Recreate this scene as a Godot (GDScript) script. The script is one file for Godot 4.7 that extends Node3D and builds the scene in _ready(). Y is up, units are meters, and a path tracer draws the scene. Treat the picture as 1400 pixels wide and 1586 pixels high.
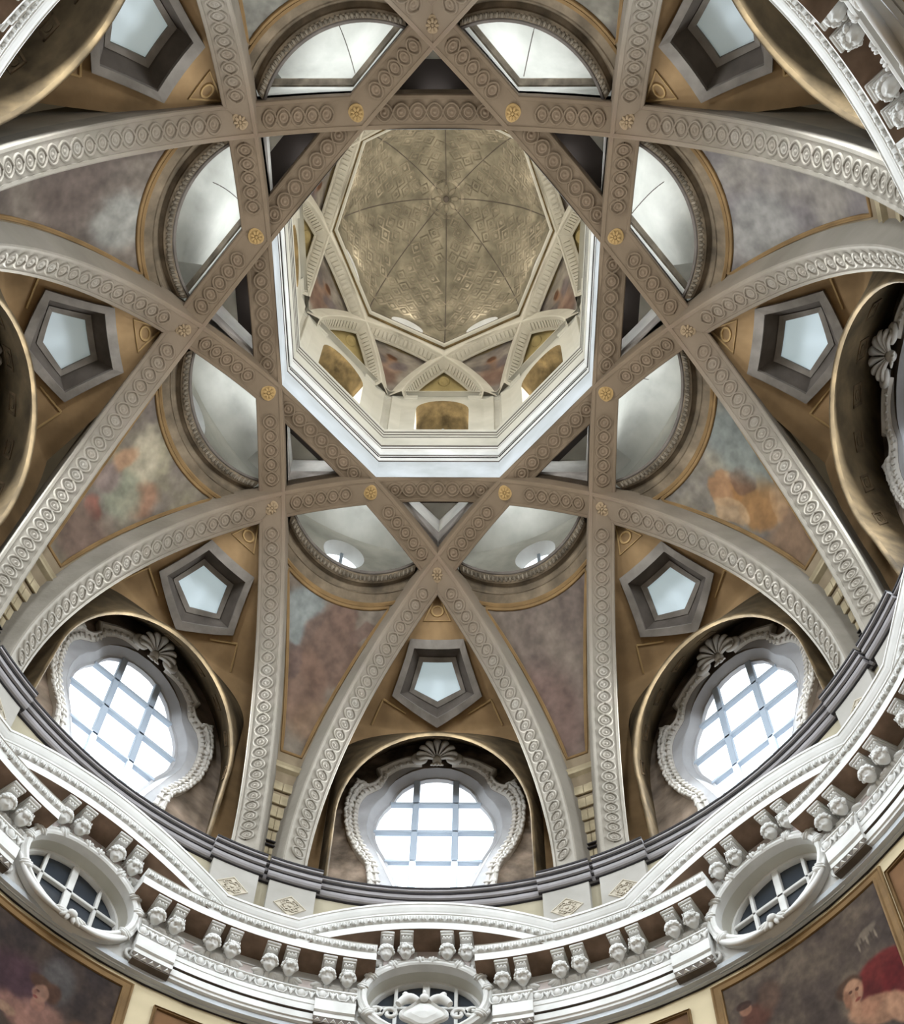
extends Node3D
# A ribbed baroque dome seen from below. Units are metres, y is up, the dome's axis is the y axis. Azimuth 0 points to -z.

const EYE := 1.6                       # height of the lens above the floor; heights h below are measured from the lens
const RA := 6.1                        # half span of the great ribs
const RB := 7.5                        # their rise
const RH := 20.0                       # their springing
const RD := 3.0                        # distance of each rib's plane from the axis
const LD := 2.304                      # the same for the small lantern ribs
const LA := 1.85
const LB := 1.75
const LH := 32.19
const CX := 0.675
const CZ := 6.723

var M := {}
var used := {}
var cam: Camera3D

func _ready() -> void:
	# ---------------------------------------------------------------- camera, sky, light, exposure
	cam = Camera3D.new()
	cam.name = "camera"
	cam.projection = Camera3D.PROJECTION_FRUSTUM
	cam.keep_aspect = Camera3D.KEEP_HEIGHT
	cam.near = 0.1
	cam.far = 200.0
	cam.size = 0.1 * 1586.0 / 2264.0
	cam.frustum_offset = Vector2(0, 0.1 * 821.8 / 2264.0)
	add_child(cam)
	cam.transform = Transform3D(Basis(Vector3(0.999897, 0.014202, -0.002198), Vector3(-0.007489, 0.645434, 0.763779), Vector3(0.012265, -0.763684, 0.645474)).orthonormalized(), Vector3(CX, EYE, CZ))
	cam.current = true
	var we := WorldEnvironment.new()
	we.name = "environment"
	var env := Environment.new()
	env.background_mode = Environment.BG_SKY
	var sky := Sky.new()
	var sm := ProceduralSkyMaterial.new()
	sm.sky_top_color = Color(0.72, 0.78, 0.86)
	sm.sky_horizon_color = Color(0.86, 0.89, 0.93)
	sm.ground_bottom_color = Color(0.3, 0.3, 0.3)
	sm.ground_horizon_color = Color(0.6, 0.6, 0.6)
	sky.sky_material = sm
	env.sky = sky
	env.tonemap_mode = Environment.TONE_MAPPER_LINEAR
	env.tonemap_exposure = 1.2
	env.sdfgi_enabled = true
	env.ssao_enabled = true
	env.ssil_enabled = true
	we.environment = env
	add_child(we)
	var day := Color(0.93, 0.97, 1.0)
	for k in 8:
		var a := k * 45.0
		lamp("daylight_oval", P(a, 7.08, 23.0), P(a, 1.5, 20.05), Vector2(1.4, 2.0), 53.0, day)
		lamp("daylight_pentagon", P(a, 6.0, 25.6), P(a, 5.0, 23.0), Vector2(0.6, 0.6), 0.4, day)
		lamp("daylight_drum", P(a + 22.5, 4.86, 28.45), P(a + 22.5, 2.0, 29.0), Vector2(0.6, 0.8), 2.9, day)
		lamp("daylight_lantern", P(a, 3.2, 31.2), P(a, 0, 31.3), Vector2(0.9, 1.6), 2.4, Color(1.0, 0.98, 0.93))
		lamp("daylight_cap", P(a + 22.5, 2.0, 34.85), P(a + 22.5, 0, 35.4), Vector2(0.4, 0.5), 1.35, Color(1.0, 0.98, 0.93))
		lamp("added_nave_light", P(a, 9.7, 6.0), P(a, 0, 9.0), Vector2(2.2, 4.6), 9.0, Color(1.0, 0.96, 0.9))  # added light from below, set at the unseen nave windows
	make_materials()
	build_shell()
	build_nave()
	build_ribs()
	build_bays()
	build_sails()
	build_kidneys()
	build_lantern()
	build_cap()
	build_entablature()
	build_dado()
	build_surrounds()
	build_cartouches()
	build_cherubs()
	build_bosses()

# -------------------------------------------------------------------- general helpers

func P(az: float, r: float, h: float) -> Vector3:
	var a := deg_to_rad(az)
	return Vector3(r * sin(a), h + EYE, -r * cos(a))

func radial(az: float) -> Vector3:
	var a := deg_to_rad(az)
	return Vector3(sin(a), 0, -cos(a))

func tangent(az: float) -> Vector3:
	var a := deg_to_rad(az)
	return Vector3(cos(a), 0, sin(a))

func L3(az: float, x: float, h: float, d: float) -> Vector3:   # a point of the plane that stands at distance d facing azimuth az
	return radial(az) * d + tangent(az) * x + Vector3(0, h + EYE, 0)

func lamp(called: String, at: Vector3, to: Vector3, size: Vector2, energy: float, c: Color) -> void:
	var l := AreaLight3D.new()
	l.name = called
	l.area_size = size
	l.area_range = 60.0
	l.area_attenuation = 2.0
	l.light_energy = energy
	l.light_color = c
	l.shadow_enabled = true
	add_child(l, true)
	l.look_at_from_position(at, to, Vector3.UP)

func numbered(called: String) -> String:
	if not used.has(called):
		used[called] = 0
		return called
	used[called] += 1
	return "%s_%03d" % [called, used[called]]

func thing(called: String, label: String, category: String, group := "") -> Node3D:
	var o := Node3D.new()
	o.name = numbered(called)
	add_child(o)
	tag(o, label, category, group)
	return o

func tag(o: Node, label: String, category: String, group := "") -> void:
	o.set_meta("label", label)
	o.set_meta("category", category)
	if group:
		o.set_meta("group", group)

func structure(called: String, label: String, category: String) -> Node3D:
	var o := thing(called, label, category)
	o.set_meta("kind", "structure")
	return o

func put(parent: Node, called: String, mesh: Mesh, mat: Material, stuff := false) -> MeshInstance3D:
	var m := MeshInstance3D.new()
	m.name = called
	m.mesh = mesh
	m.material_override = mat
	parent.add_child(m, true)
	if stuff:
		m.set_meta("kind", "stuff")
	return m

func begin() -> SurfaceTool:
	var st := SurfaceTool.new()
	st.begin(Mesh.PRIMITIVE_TRIANGLES)
	return st

func done(st: SurfaceTool) -> ArrayMesh:
	st.generate_normals()
	st.index()
	return st.commit()

func tinted(mesh: ArrayMesh, color_at: Callable) -> ArrayMesh:
	var a := mesh.surface_get_arrays(0)
	var c := PackedColorArray()
	for p in a[Mesh.ARRAY_VERTEX]:
		c.append(color_at.call(p))
	a[Mesh.ARRAY_COLOR] = c
	var out := ArrayMesh.new()
	out.add_surface_from_arrays(Mesh.PRIMITIVE_TRIANGLES, a)
	return out

func tri(st: SurfaceTool, a: Vector3, b: Vector3, c: Vector3, sg := -1) -> void:
	st.set_smooth_group(sg)
	st.set_uv(Vector2(0, 0))
	st.add_vertex(a)
	st.set_smooth_group(sg)
	st.set_uv(Vector2(1, 0))
	st.add_vertex(b)
	st.set_smooth_group(sg)
	st.set_uv(Vector2(1, 1))
	st.add_vertex(c)

func quad(st: SurfaceTool, a: Vector3, b: Vector3, c: Vector3, d: Vector3, sg := -1) -> void:
	tri(st, a, b, c, sg)
	tri(st, a, c, d, sg)

# sweeps a profile along frames [origin, u axis, v axis]; each stretch of the profile keeps its own smoothing, so edges across stay crisp
func sweep(st: SurfaceTool, frames: Array, prof: Array, loop := false, smooth := true, round_profile := false, close_profile := false, ends := false) -> void:
	var n := frames.size()
	var m := prof.size()
	var pts := []
	for f in frames:
		var row := PackedVector3Array()
		for p in prof:
			row.append(f[0] + f[1] * p.x + f[2] * p.y)
		pts.append(row)
	var last := n if loop else n - 1
	var lastp := m if close_profile else m - 1
	for j in lastp:
		var sg := -1
		if smooth:
			sg = 1 if round_profile else j + 1
		for i in last:
			var a: PackedVector3Array = pts[i]
			var b: PackedVector3Array = pts[(i + 1) % n]
			var j2 := (j + 1) % m
			quad(st, a[j], b[j], b[j2], a[j2], sg)
	if ends:
		for row in [pts[0], pts[n - 1]]:
			var flat := PackedVector2Array()
			for p in prof:
				flat.append(Vector2(p.x, p.y))
			var t := Geometry2D.triangulate_polygon(flat)
			for i in range(0, t.size(), 3):
				tri(st, row[t[i]], row[t[i + 1]], row[t[i + 2]])

func ring_frames(az0: float, az1: float, n: int, rise = null) -> Array:
	var out := []
	for i in n + 1:
		var az := lerpf(az0, az1, float(i) / n)
		var up := 0.0
		if rise != null:
			up = rise.call(az)
		out.append([Vector3(0, EYE + up, 0), radial(az), Vector3.UP])
	return out

func octagon_frames(az0: float) -> Array:      # profile x is the apothem
	var out := []
	for k in 8:
		out.append([Vector3(0, EYE, 0), radial(az0 + k * 45.0) / cos(PI / 8), Vector3.UP])
	return out

func box(st: SurfaceTool, o: Vector3, x: Vector3, y: Vector3, z: Vector3, c := 0.0) -> void:   # centre, half axes, bevel
	if c <= 0.0:
		for s in [-1.0, 1.0]:
			quad(st, o + z * s - x - y, o + z * s + x - y, o + z * s + x + y, o + z * s - x + y)
			quad(st, o + y * s - x - z, o + y * s + x - z, o + y * s + x + z, o + y * s - x + z)
			quad(st, o + x * s - y - z, o + x * s + y - z, o + x * s + y + z, o + x * s - y + z)
		return
	var lx := x.length()
	var ly := y.length()
	var ix := x * (1.0 - c / lx)
	var iy := y * (1.0 - c / ly)
	var lz := z.length()
	var iz := z * (1.0 - c / lz)
	var loops := []
	for lev in [[-1.0, 0], [-1.0, 1], [1.0, 1], [1.0, 0]]:
		var w: Vector3 = z * lev[0] if lev[1] == 0 else iz * lev[0]
		var xx := ix if lev[1] == 0 else x
		var yy := iy if lev[1] == 0 else y
		if lev[1] == 0:
			loops.append([o + w - xx - yy, o + w + xx - yy, o + w + xx + yy, o + w - xx + yy])
		else:
			loops.append([o + w - xx - yy, o + w + xx - yy, o + w + xx + yy, o + w - xx + yy])
	for i in 3:
		for j in 4:
			quad(st, loops[i][j], loops[i][(j + 1) % 4], loops[i + 1][(j + 1) % 4], loops[i + 1][j])
	for i in [0, 3]:
		quad(st, loops[i][0], loops[i][1], loops[i][2], loops[i][3])

func ellipsoid(st: SurfaceTool, o: Vector3, x: Vector3, y: Vector3, z: Vector3, nu := 10, nv := 6, sg := 1) -> void:
	var rows := []
	for j in nv + 1:
		var t := PI * j / nv
		var row := []
		for i in nu:
			var f := TAU * i / nu
			row.append(o + x * (sin(t) * cos(f)) + y * cos(t) + z * (sin(t) * sin(f)))
		rows.append(row)
	for j in nv:
		for i in nu:
			var i2 := (i + 1) % nu
			if j > 0:
				tri(st, rows[j][i], rows[j][i2], rows[j + 1][i2], sg)
			if j < nv - 1:
				tri(st, rows[j][i], rows[j + 1][i2], rows[j + 1][i], sg)

func lathe(st: SurfaceTool, o: Vector3, x: Vector3, y: Vector3, axis: Vector3, prof: Array, n := 14, round_profile := false) -> void:   # prof: (radius, along axis)
	var frames := []
	for i in n:
		var f := TAU * i / n
		frames.append([o, x * cos(f) + y * sin(f), axis])
	sweep(st, frames, prof, true, true, round_profile)

func tube(st: SurfaceTool, pts: Array, radii, up: Vector3, n := 6, flat := 1.0) -> void:
	var frames := []
	for i in pts.size():
		var a: Vector3 = pts[maxi(i - 1, 0)]
		var b: Vector3 = pts[mini(i + 1, pts.size() - 1)]
		var t := (b - a).normalized()
		var u := t.cross(up).normalized()
		var v := u.cross(t)
		var r: float = radii if radii is float else radii[i]
		frames.append([pts[i], u * r, v * (r * flat)])
	var prof := []
	for i in n:
		prof.append(Vector2(cos(TAU * i / n), sin(TAU * i / n)))
	sweep(st, frames, prof, false, true, true, true, true)

# cuts a rectangle into cells, keeps what lies inside outer and outside the holes, and carries it into space
func patch(st: SurfaceTool, lo: Vector2, hi: Vector2, nx: int, ny: int, outer: PackedVector2Array, holes: Array, to_space: Callable) -> void:
	var d := Vector2((hi.x - lo.x) / nx, (hi.y - lo.y) / ny)
	var bounds := []
	for h in holes:
		var r := Rect2(h[0], Vector2.ZERO)
		for p in h:
			r = r.expand(p)
		bounds.append(r)
	for j in ny:
		for i in nx:
			var a := lo + Vector2(i * d.x, j * d.y)
			var cell := PackedVector2Array([a, a + Vector2(d.x, 0), a + d, a + Vector2(0, d.y)])
			var polys := [cell]
			if outer.size():
				polys = Geometry2D.intersect_polygons(cell, outer)
			for k in holes.size():
				if not bounds[k].intersects(Rect2(a, d)):
					continue
				var rest := []
				for p in polys:
					for q in Geometry2D.clip_polygons(p, holes[k]):
						if not Geometry2D.is_polygon_clockwise(q):
							rest.append(q)
				polys = rest
			for p in polys:
				var t := Geometry2D.triangulate_polygon(p)
				for q in range(0, t.size(), 3):
					var v := []
					for e in 3:
						v.append(to_space.call(p[t[q + e]]) + [p[t[q + e]]])
					if (v[1][0] - v[0][0]).cross(v[2][0] - v[0][0]).dot(v[0][1]) > 0.0:
						v.reverse()
					for e in v:
						st.set_normal(e[1])
						st.set_uv(Vector2((e[2].x - lo.x) / (hi.x - lo.x), (e[2].y - lo.y) / (hi.y - lo.y)))
						st.add_vertex(e[0])

func patch_done(st: SurfaceTool) -> ArrayMesh:
	st.index()
	return st.commit()

func plane_map(az: float, d: float) -> Callable:
	var n := -radial(az)
	return func(p: Vector2) -> Array: return [L3(az, p.x, p.y, d), n]

# -------------------------------------------------------------------- the dome's surface of revolution: every great rib lies on it

func dome_profile(th: float, off: float) -> Vector2:      # th in degrees from the top; gives (radius, height)
	if th > 90.0:
		return Vector2(Vector2(RD, RA).length() + off, RH - (th - 90.0) * 0.1)
	var t := deg_to_rad(th)
	var s := RA * sin(t)
	var r := Vector2(RD, s).length()
	var dr := s / r * RA * cos(t)
	var dh := -RB * sin(t)
	var n := Vector2(-dh, dr).normalized() if th > 0.01 else Vector2(0, 1)
	return Vector2(r, RH + RB * cos(t)) + n * off

func dome_normal(th: float) -> Vector2:
	var a := dome_profile(maxf(th - 0.5, 0.0), 0.0)
	var b := dome_profile(minf(th + 0.5, 90.0), 0.0)
	return Vector2(-(b.y - a.y), b.x - a.x).normalized()

func th_at_r(r: float, off: float) -> float:
	var lo := 0.0
	var hi := 90.0
	for i in 40:
		var mid := (lo + hi) / 2
		if dome_profile(mid, off).x < r:
			lo = mid
		else:
			hi = mid
	return lo

func th_at_h(h: float, off: float) -> float:
	var lo := 0.0
	var hi := 96.0
	for i in 40:
		var mid := (lo + hi) / 2
		if dome_profile(mid, off).y > h:
			lo = mid
		else:
			hi = mid
	return lo

func dome_map(off: float, az0 := 0.0) -> Callable:        # takes (azimuth, th)
	return func(p: Vector2) -> Array:
		var q := dome_profile(p.y, off)
		var n := dome_normal(p.y)
		return [P(p.x + az0, q.x, q.y), -(radial(p.x + az0) * n.x + Vector3.UP * n.y)]

func dome_point(az: float, th: float, off: float) -> Vector3:
	var q := dome_profile(th, off)
	return P(az, q.x, q.y)

# the webs of the window bays bend away from the dome's surface: they lie flatter and deeper behind the ribs
func bay_profile(th: float, off: float) -> Vector2:
	var keys := [[th_at_r(4.95, .3), dome_profile(th_at_r(4.95, .3), .3)], [th_at_r(5.25, .3), Vector2(5.33, 25.9)], [th_at_r(6.165, .3), Vector2(6.84, 25.34)], [74.0, Vector2(7.22, 24.3)], [82.0, Vector2(7.48, 22.5)], [93.0, Vector2(7.6, 19.9)]]
	if th <= keys[0][0]:
		return dome_profile(th, off)
	for i in keys.size() - 1:
		if th <= keys[i + 1][0] or i == keys.size() - 2:
			var a: Vector2 = keys[i][1]
			var b: Vector2 = keys[i + 1][1]
			var w: float = (th - keys[i][0]) / (keys[i + 1][0] - keys[i][0])
			var d := (b - a).normalized()
			return a.lerp(b, w) + Vector2(-d.y, d.x) * (off - .3)
	return Vector2.ZERO

func bay_normal(th: float) -> Vector2:
	var a := bay_profile(th - 0.4, .3)
	var b := bay_profile(th + 0.4, .3)
	return Vector2(-(b.y - a.y), b.x - a.x).normalized()

func bay_th(r: float) -> float:
	var lo := 0.0
	var hi := 90.0
	for i in 30:
		var mid := (lo + hi) / 2
		if bay_profile(mid, .3).x < r:
			lo = mid
		else:
			hi = mid
	return lo

func bay_point(az: float, th: float, off: float) -> Vector3:
	var q := bay_profile(th, off)
	return P(az, q.x, q.y)

func bay_map(p: Vector2) -> Array:
	var n := bay_normal(p.y)
	return [bay_point(p.x, p.y, .3), -(radial(p.x) * n.x + Vector3.UP * n.y)]

# -------------------------------------------------------------------- materials

func noise(freq: float, octaves: int, seed_: int, lo: float, hi: float, size := 512, gain := 0.55) -> NoiseTexture2D:
	var f := FastNoiseLite.new()
	f.seed = seed_
	f.frequency = freq
	f.noise_type = FastNoiseLite.TYPE_SIMPLEX_SMOOTH
	f.fractal_octaves = octaves
	f.fractal_gain = gain
	var t := NoiseTexture2D.new()
	t.width = size
	t.height = size
	t.seamless = true
	t.noise = f
	var g := Gradient.new()
	g.set_color(0, Color(lo, lo, lo * 0.985))
	g.set_color(1, Color(hi, hi, hi))
	t.color_ramp = g
	return t

func plain(c: Color, rough := 0.85, tex: Texture2D = null, scale := 0.25, bump: Texture2D = null, depth := 1.0) -> StandardMaterial3D:
	var m := StandardMaterial3D.new()
	m.albedo_color = c
	m.roughness = rough
	m.metallic_specular = 0.3
	if tex:
		m.albedo_texture = tex
		m.uv1_triplanar = true
		m.uv1_world_triplanar = true
		m.uv1_scale = Vector3.ONE * scale
	if bump:
		m.heightmap_enabled = true
		m.heightmap_texture = bump
		m.heightmap_scale = depth
	return m

func c8(r: int, g: int, b: int) -> Color:
	return Color(r / 255.0, g / 255.0, b / 255.0)

func glow(c: Color, e: float) -> StandardMaterial3D:
	var m := StandardMaterial3D.new()
	m.albedo_color = Color(0.85, 0.88, 0.9)
	m.roughness = 0.4
	m.emission_enabled = true
	m.emission = c
	m.emission_energy_multiplier = e
	return m

func make_materials() -> void:
	var stain := noise(0.008, 6, 3, 0.66, 1.0)
	var soft := noise(0.006, 5, 11, 0.84, 1.0)
	var strong := noise(0.01, 7, 23, 0.42, 1.0)
	var grain := noise(0.05, 4, 31, 0.0, 1.0)
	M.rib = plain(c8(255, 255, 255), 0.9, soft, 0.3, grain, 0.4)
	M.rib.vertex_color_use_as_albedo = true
	M.relief_brown = plain(c8(132, 111, 90), 0.9, soft, 0.3)
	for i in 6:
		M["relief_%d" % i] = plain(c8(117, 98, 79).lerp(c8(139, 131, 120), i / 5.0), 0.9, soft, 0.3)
	M.flank = plain(c8(150, 140, 124), 0.9, soft, 0.3)
	M.relief = plain(c8(154, 146, 135), 0.9, soft, 0.3)
	M.sail_margin = plain(c8(150, 132, 108), 0.9, stain, 0.22)
	M.ochre = plain(c8(164, 132, 94), 0.9, stain, 0.22, grain, 0.3)
	M.ochre_line = plain(c8(178, 146, 100), 0.9, soft, 0.3)
	M.gold = plain(c8(138, 108, 70), 0.8, stain, 0.3)
	M.niche = plain(c8(172, 152, 134), 0.92, strong, 0.25, grain, 0.4)
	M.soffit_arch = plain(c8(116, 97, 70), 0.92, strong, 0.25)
	M.coffer_paint = plain(c8(120, 98, 72), 0.92, strong, 0.4)
	M.stucco_grey = plain(c8(206, 200, 193), 0.8, soft, 0.5)
	M.surround = plain(c8(176, 175, 178), 0.7, soft, 0.3)
	M.window_paint = plain(c8(156, 166, 178), 0.6)
	M.stone_frame = plain(c8(150, 140, 130), 0.9, stain, 0.4, grain, 0.4)
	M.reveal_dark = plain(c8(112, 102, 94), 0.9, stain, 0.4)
	M.cream = plain(c8(204, 200, 189), 0.9, soft, 0.2)
	M.drum = plain(c8(216, 212, 202), 0.9, stain, 0.16)
	M.kidney = plain(c8(134, 116, 94), 0.9, strong, 0.35, grain, 0.5)
	M.kidney_leaf = plain(c8(138, 124, 106), 0.9, strong, 0.5)
	M.white = plain(c8(224, 222, 219), 0.75, soft, 0.35)
	M.marble = plain(c8(198, 202, 207), 0.6, soft, 0.3)
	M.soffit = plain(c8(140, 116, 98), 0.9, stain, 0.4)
	M.pink = plain(c8(206, 192, 186), 0.85, soft, 0.5)
	M.dado = plain(c8(156, 147, 126), 0.9, soft, 0.3)
	M.pedestal = plain(c8(158, 153, 146), 0.85, soft, 0.3)
	M.diamond = plain(c8(182, 172, 156), 0.85, soft, 0.4)
	M.black = plain(c8(40, 37, 38), 0.7)
	M.ledge_grey = plain(c8(140, 135, 136), 0.75, soft, 0.4)
	M.lantern_rib = plain(c8(212, 206, 193), 0.9, soft, 0.4)
	M.lantern_ochre = plain(c8(186, 166, 116), 0.9, stain, 0.4)
	M.lantern_brown = plain(c8(140, 118, 80), 0.9, strong, 0.5)
	M.cap = plain(c8(170, 160, 138), 0.92, strong, 0.3, grain, 0.4)
	M.cap_line = plain(c8(176, 164, 142), 0.92, strong, 0.4)
	M.pier_paint = plain(c8(180, 164, 134), 0.9, stain, 0.4)
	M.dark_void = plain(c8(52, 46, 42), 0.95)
	M.wall = plain(c8(206, 190, 158), 0.9, soft, 0.2)
	M.nave = plain(c8(190, 176, 152), 0.9, soft, 0.1)
	M.floor = plain(c8(176, 164, 148), 0.7, soft, 0.2)
	M.boss = plain(c8(152, 122, 78), 0.85, soft, 0.5)
	M.boss_dull = plain(c8(134, 112, 86), 0.85, soft, 0.5)
	M.pane = glow(Color(0.95, 0.98, 1.0), 1.25)
	M.pane_blue = glow(c8(190, 218, 226), 0.30)
	M.pane_mid = glow(c8(188, 212, 212), 0.22)
	M.pane_dim = glow(c8(170, 204, 204), 0.11)
	M.pane_warm = glow(Color(1.0, 0.99, 0.96), 1.2)
	var dg := plain(c8(44, 50, 58), 0.25)
	dg.metallic_specular = 0.5
	M.dark_glass = dg

# -------------------------------------------------------------------- enclosing masonry

func build_shell() -> void:
	var t := structure("wall_outer", "unseen outer drum added to block sky light behind the webs", "wall")
	var st := begin()
	sweep(st, ring_frames(0, 360, 48), [Vector2(10.6, -1.6), Vector2(10.6, 11.2), Vector2(8.8, 12.5), Vector2(8.8, 33.0), Vector2(4.5, 37.5), Vector2(0.01, 39.0)])
	put(t, "masonry", done(st), M.nave)  # unseen and windowless, added so no sky light leaks between the webs

func build_nave() -> void:
	var f := structure("floor", "stone floor of the church far below the dome", "floor")
	var st := begin()
	for i in 48:
		tri(st, P(0, 0, -1.6), P(i * 7.5, 10.5, -1.6), P(i * 7.5 + 7.5, 10.5, -1.6))
	put(f, "paving", done(st), M.floor)
	var w := structure("wall_nave", "plain lower wall of the church below the painted zone", "wall")
	st = begin()
	sweep(st, ring_frames(0, 360, 64), [Vector2(10.3, -1.6), Vector2(10.3, 10.5), Vector2(7.05, 11.5), Vector2(7.05, 16.2)])
	put(w, "plaster", done(st), M.wall)
	for k in 8:  # unseen glowing windows, added to send light up into the dome
		var win := structure("window_%d" % (100 + k), "unseen lower nave window added to light the dome from below", "window")
		st = begin()
		var a := k * 45.0
		quad(st, L3(a, -1.1, 3.6, 9.8), L3(a, 1.1, 3.6, 9.8), L3(a, 1.1, 8.3, 9.8), L3(a, -1.1, 8.3, 9.8))
		put(win, "pane", done(st), M.pane)
		st = begin()
		for x in [-1.15, 0.0, 1.15]:
			box(st, L3(a, x, 5.95, 9.76), tangent(a) * 0.06, Vector3.UP * 2.4, radial(a) * 0.05)
		for h in [3.55, 5.1, 6.7, 8.35]:
			box(st, L3(a, 0, h, 9.76), tangent(a) * 1.2, Vector3.UP * 0.05, radial(a) * 0.05)
		put(win, "window_frame", done(st), M.window_paint)

# -------------------------------------------------------------------- places, in words

func bay_word(az: float) -> String:
	var k := posmod(roundi(az / 45.0), 8)
	return ["bottom centre", "lower right", "far right", "upper right", "top centre", "upper left", "far left", "lower left"][k]

func pier_word(az: float) -> String:
	var k := posmod(roundi((az - 22.5) / 45.0), 8)
	return ["bottom, right half", "right, lower half", "right, upper half", "top, right half", "top, left half", "left, upper half", "left, lower half", "bottom, left half"][k]

# -------------------------------------------------------------------- great ribs

func rib_table() -> Array:      # rows (s, h, arc length, tangent s, tangent h), from the left foot over the crown to the right one
	var out := []
	var total := 0.0
	var before := Vector2(-RA, 19.95)
	out.append([before, 0.0, Vector2(0, 1)])
	for i in 241:
		var t := deg_to_rad(-90.0 + 180.0 * i / 240.0)
		var p := Vector2(RA * sin(t), RH + RB * cos(t))
		total += p.distance_to(before)
		var d := Vector2(RA * cos(t), -RB * sin(t)).normalized()
		out.append([p, total, d])
		before = p
	var e := Vector2(RA, 19.95)
	total += e.distance_to(before)
	out.append([e, total, Vector2(0, -1)])
	return out

func rib_at(table: Array, l: float) -> Array:
	for i in range(1, table.size()):
		if table[i][1] >= l:
			var w: float = (l - table[i - 1][1]) / maxf(table[i][1] - table[i - 1][1], 1e-6)
			return [table[i - 1][0].lerp(table[i][0], w), table[i - 1][2].lerp(table[i][2], w).normalized()]
	return [table[-1][0], table[-1][2]]

func rib_frame(p: Vector2, d: Vector2, dist: float) -> Array:     # for the rib of azimuth 0: origin, lateral, outward normal, along
	return [Vector3(p.x, p.y + EYE, -dist), Vector3(0, 0, -1), Vector3(-d.y, d.x, 0), Vector3(d.x, d.y, 0)]

func build_ribs() -> void:
	var tab := rib_table()
	var total: float = tab[-1][1]
	var frames := []
	for i in 97:
		var q := rib_at(tab, total * i / 96.0)
		var f := rib_frame(q[0], q[1], RD)
		frames.append([f[0], f[1], f[2]])
	var st := begin()
	sweep(st, frames, [Vector2(-.24, .5), Vector2(-.24, .02), Vector2(-.222, 0), Vector2(-.178, 0), Vector2(-.172, .012), Vector2(.172, .012), Vector2(.178, 0), Vector2(.222, 0), Vector2(.24, .02), Vector2(.24, .5)], false, true, false, true)
	var crown_to_foot := func(p: Vector3) -> Color:
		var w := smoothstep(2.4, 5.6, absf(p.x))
		return c8(110, 92, 74).lerp(c8(132, 124, 113), w).srgb_to_linear()  # browner and darker at the crown, greyer and lighter towards the feet
	var body := tinted(done(st), crown_to_foot)
	var flanks := []
	for side in [-1.0, 1.0]:
		for d in [-.235, .235]:
			st = begin()
			for i in 96:
				var q0 := rib_at(tab, total * i / 96.0)
				var q1 := rib_at(tab, total * (i + 1) / 96.0)
				if q0[0].x * side < 3.25 or q1[0].x * side < 3.25:
					continue
				var f0 := rib_frame(q0[0], q0[1], RD)
				var f1 := rib_frame(q1[0], q1[1], RD)
				quad(st, f0[0] + f0[1] * d + f0[2] * .45, f1[0] + f1[1] * d + f1[2] * .45, f1[0] + f1[1] * d + f1[2] * 1.6, f0[0] + f0[1] * d + f0[2] * 1.6, 1)
			flanks.append(done(st))
	# where ornament runs: between the crossings
	var spans := []
	var crossing := [-RA - 0.2, -3.0, -1.243, 1.243, 3.0, RA + 0.2]
	var lens := []
	for c in crossing:
		var best := 0.0
		var bd := 1e9
		for row in tab:
			var dd: float = absf(row[0].x - c)
			if dd < bd:
				bd = dd
				best = row[1]
		lens.append(best)
	lens[0] = 0.3
	lens[5] = total - 0.3
	var gap := [0.0, 0.36, 0.34, 0.34, 0.36, 0.0]
	for i in 5:
		var a: float = lens[i] + gap[i]
		var b: float = lens[i + 1] - gap[i + 1]
		var n := maxi(1, roundi((b - a) / 0.262))
		spans.append([a, b, n])
	var ribbon := begin()
	var spots := []
	for s in spans:
		var a: float = s[0]
		var b: float = s[1]
		var n: int = s[2]
		var sp := (b - a) / n
		for sign_ in [-1.0, 1.0]:
			var fr := []
			var steps := n * 10
			for i in steps + 1:
				var l := a + (b - a) * i / steps
				var q := rib_at(tab, l)
				var f := rib_frame(q[0], q[1], RD)
				var ph := PI * (l - a) / sp
				var sn := sin(ph)
				var w: float = sign_ * 0.122 * signf(sn) * pow(absf(sn), 0.62)
				var slope: float = sign_ * 0.1 * PI / sp * cos(ph)
				var side: Vector3 = (f[1] - f[3] * slope).normalized()
				fr.append([f[0] + f[1] * w, side, f[2]])
			sweep(ribbon, fr, [Vector2(-.017, .012), Vector2(-.013, -.010), Vector2(.0, -.018), Vector2(.013, -.010), Vector2(.017, .012)], false, true, true)
		for i in n:
			var q := rib_at(tab, a + sp * (i + 0.5))
			spots.append(rib_frame(q[0], q[1], RD))
	var ribbon_mesh := tinted(done(ribbon), crown_to_foot)
	st = begin()
	lathe(st, Vector3.ZERO, Vector3.RIGHT, Vector3.FORWARD, Vector3.UP, [Vector2(.001, .03), Vector2(.018, .026), Vector2(.028, .004), Vector2(.052, .002), Vector2(.060, .018), Vector2(.072, .018), Vector2(.082, 0)], 12, true)
	var roundel := done(st)
	var words := ["bottom", "lower right diagonal", "right", "upper right diagonal", "top", "upper left diagonal", "left", "lower left diagonal"]
	for k in 8:
		var t := thing("vault_rib", "great interlaced stucco rib, forming the %s edge of the eight-sided eye" % words[k], "rib", "interlaced great ribs of the dome")
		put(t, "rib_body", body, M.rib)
		for m in flanks:
			put(t, "rib_flank", m, M.flank)
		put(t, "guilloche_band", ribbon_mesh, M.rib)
		for f in spots:
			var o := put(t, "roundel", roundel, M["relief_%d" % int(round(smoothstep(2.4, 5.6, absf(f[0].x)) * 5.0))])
			o.transform = Transform3D(Basis(f[3], -f[2], f[1]).orthonormalized(), f[0] + f[2] * 0.012)
		t.rotation.y = -deg_to_rad(k * 45.0)

# -------------------------------------------------------------------- window bays under the rib crossings

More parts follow.
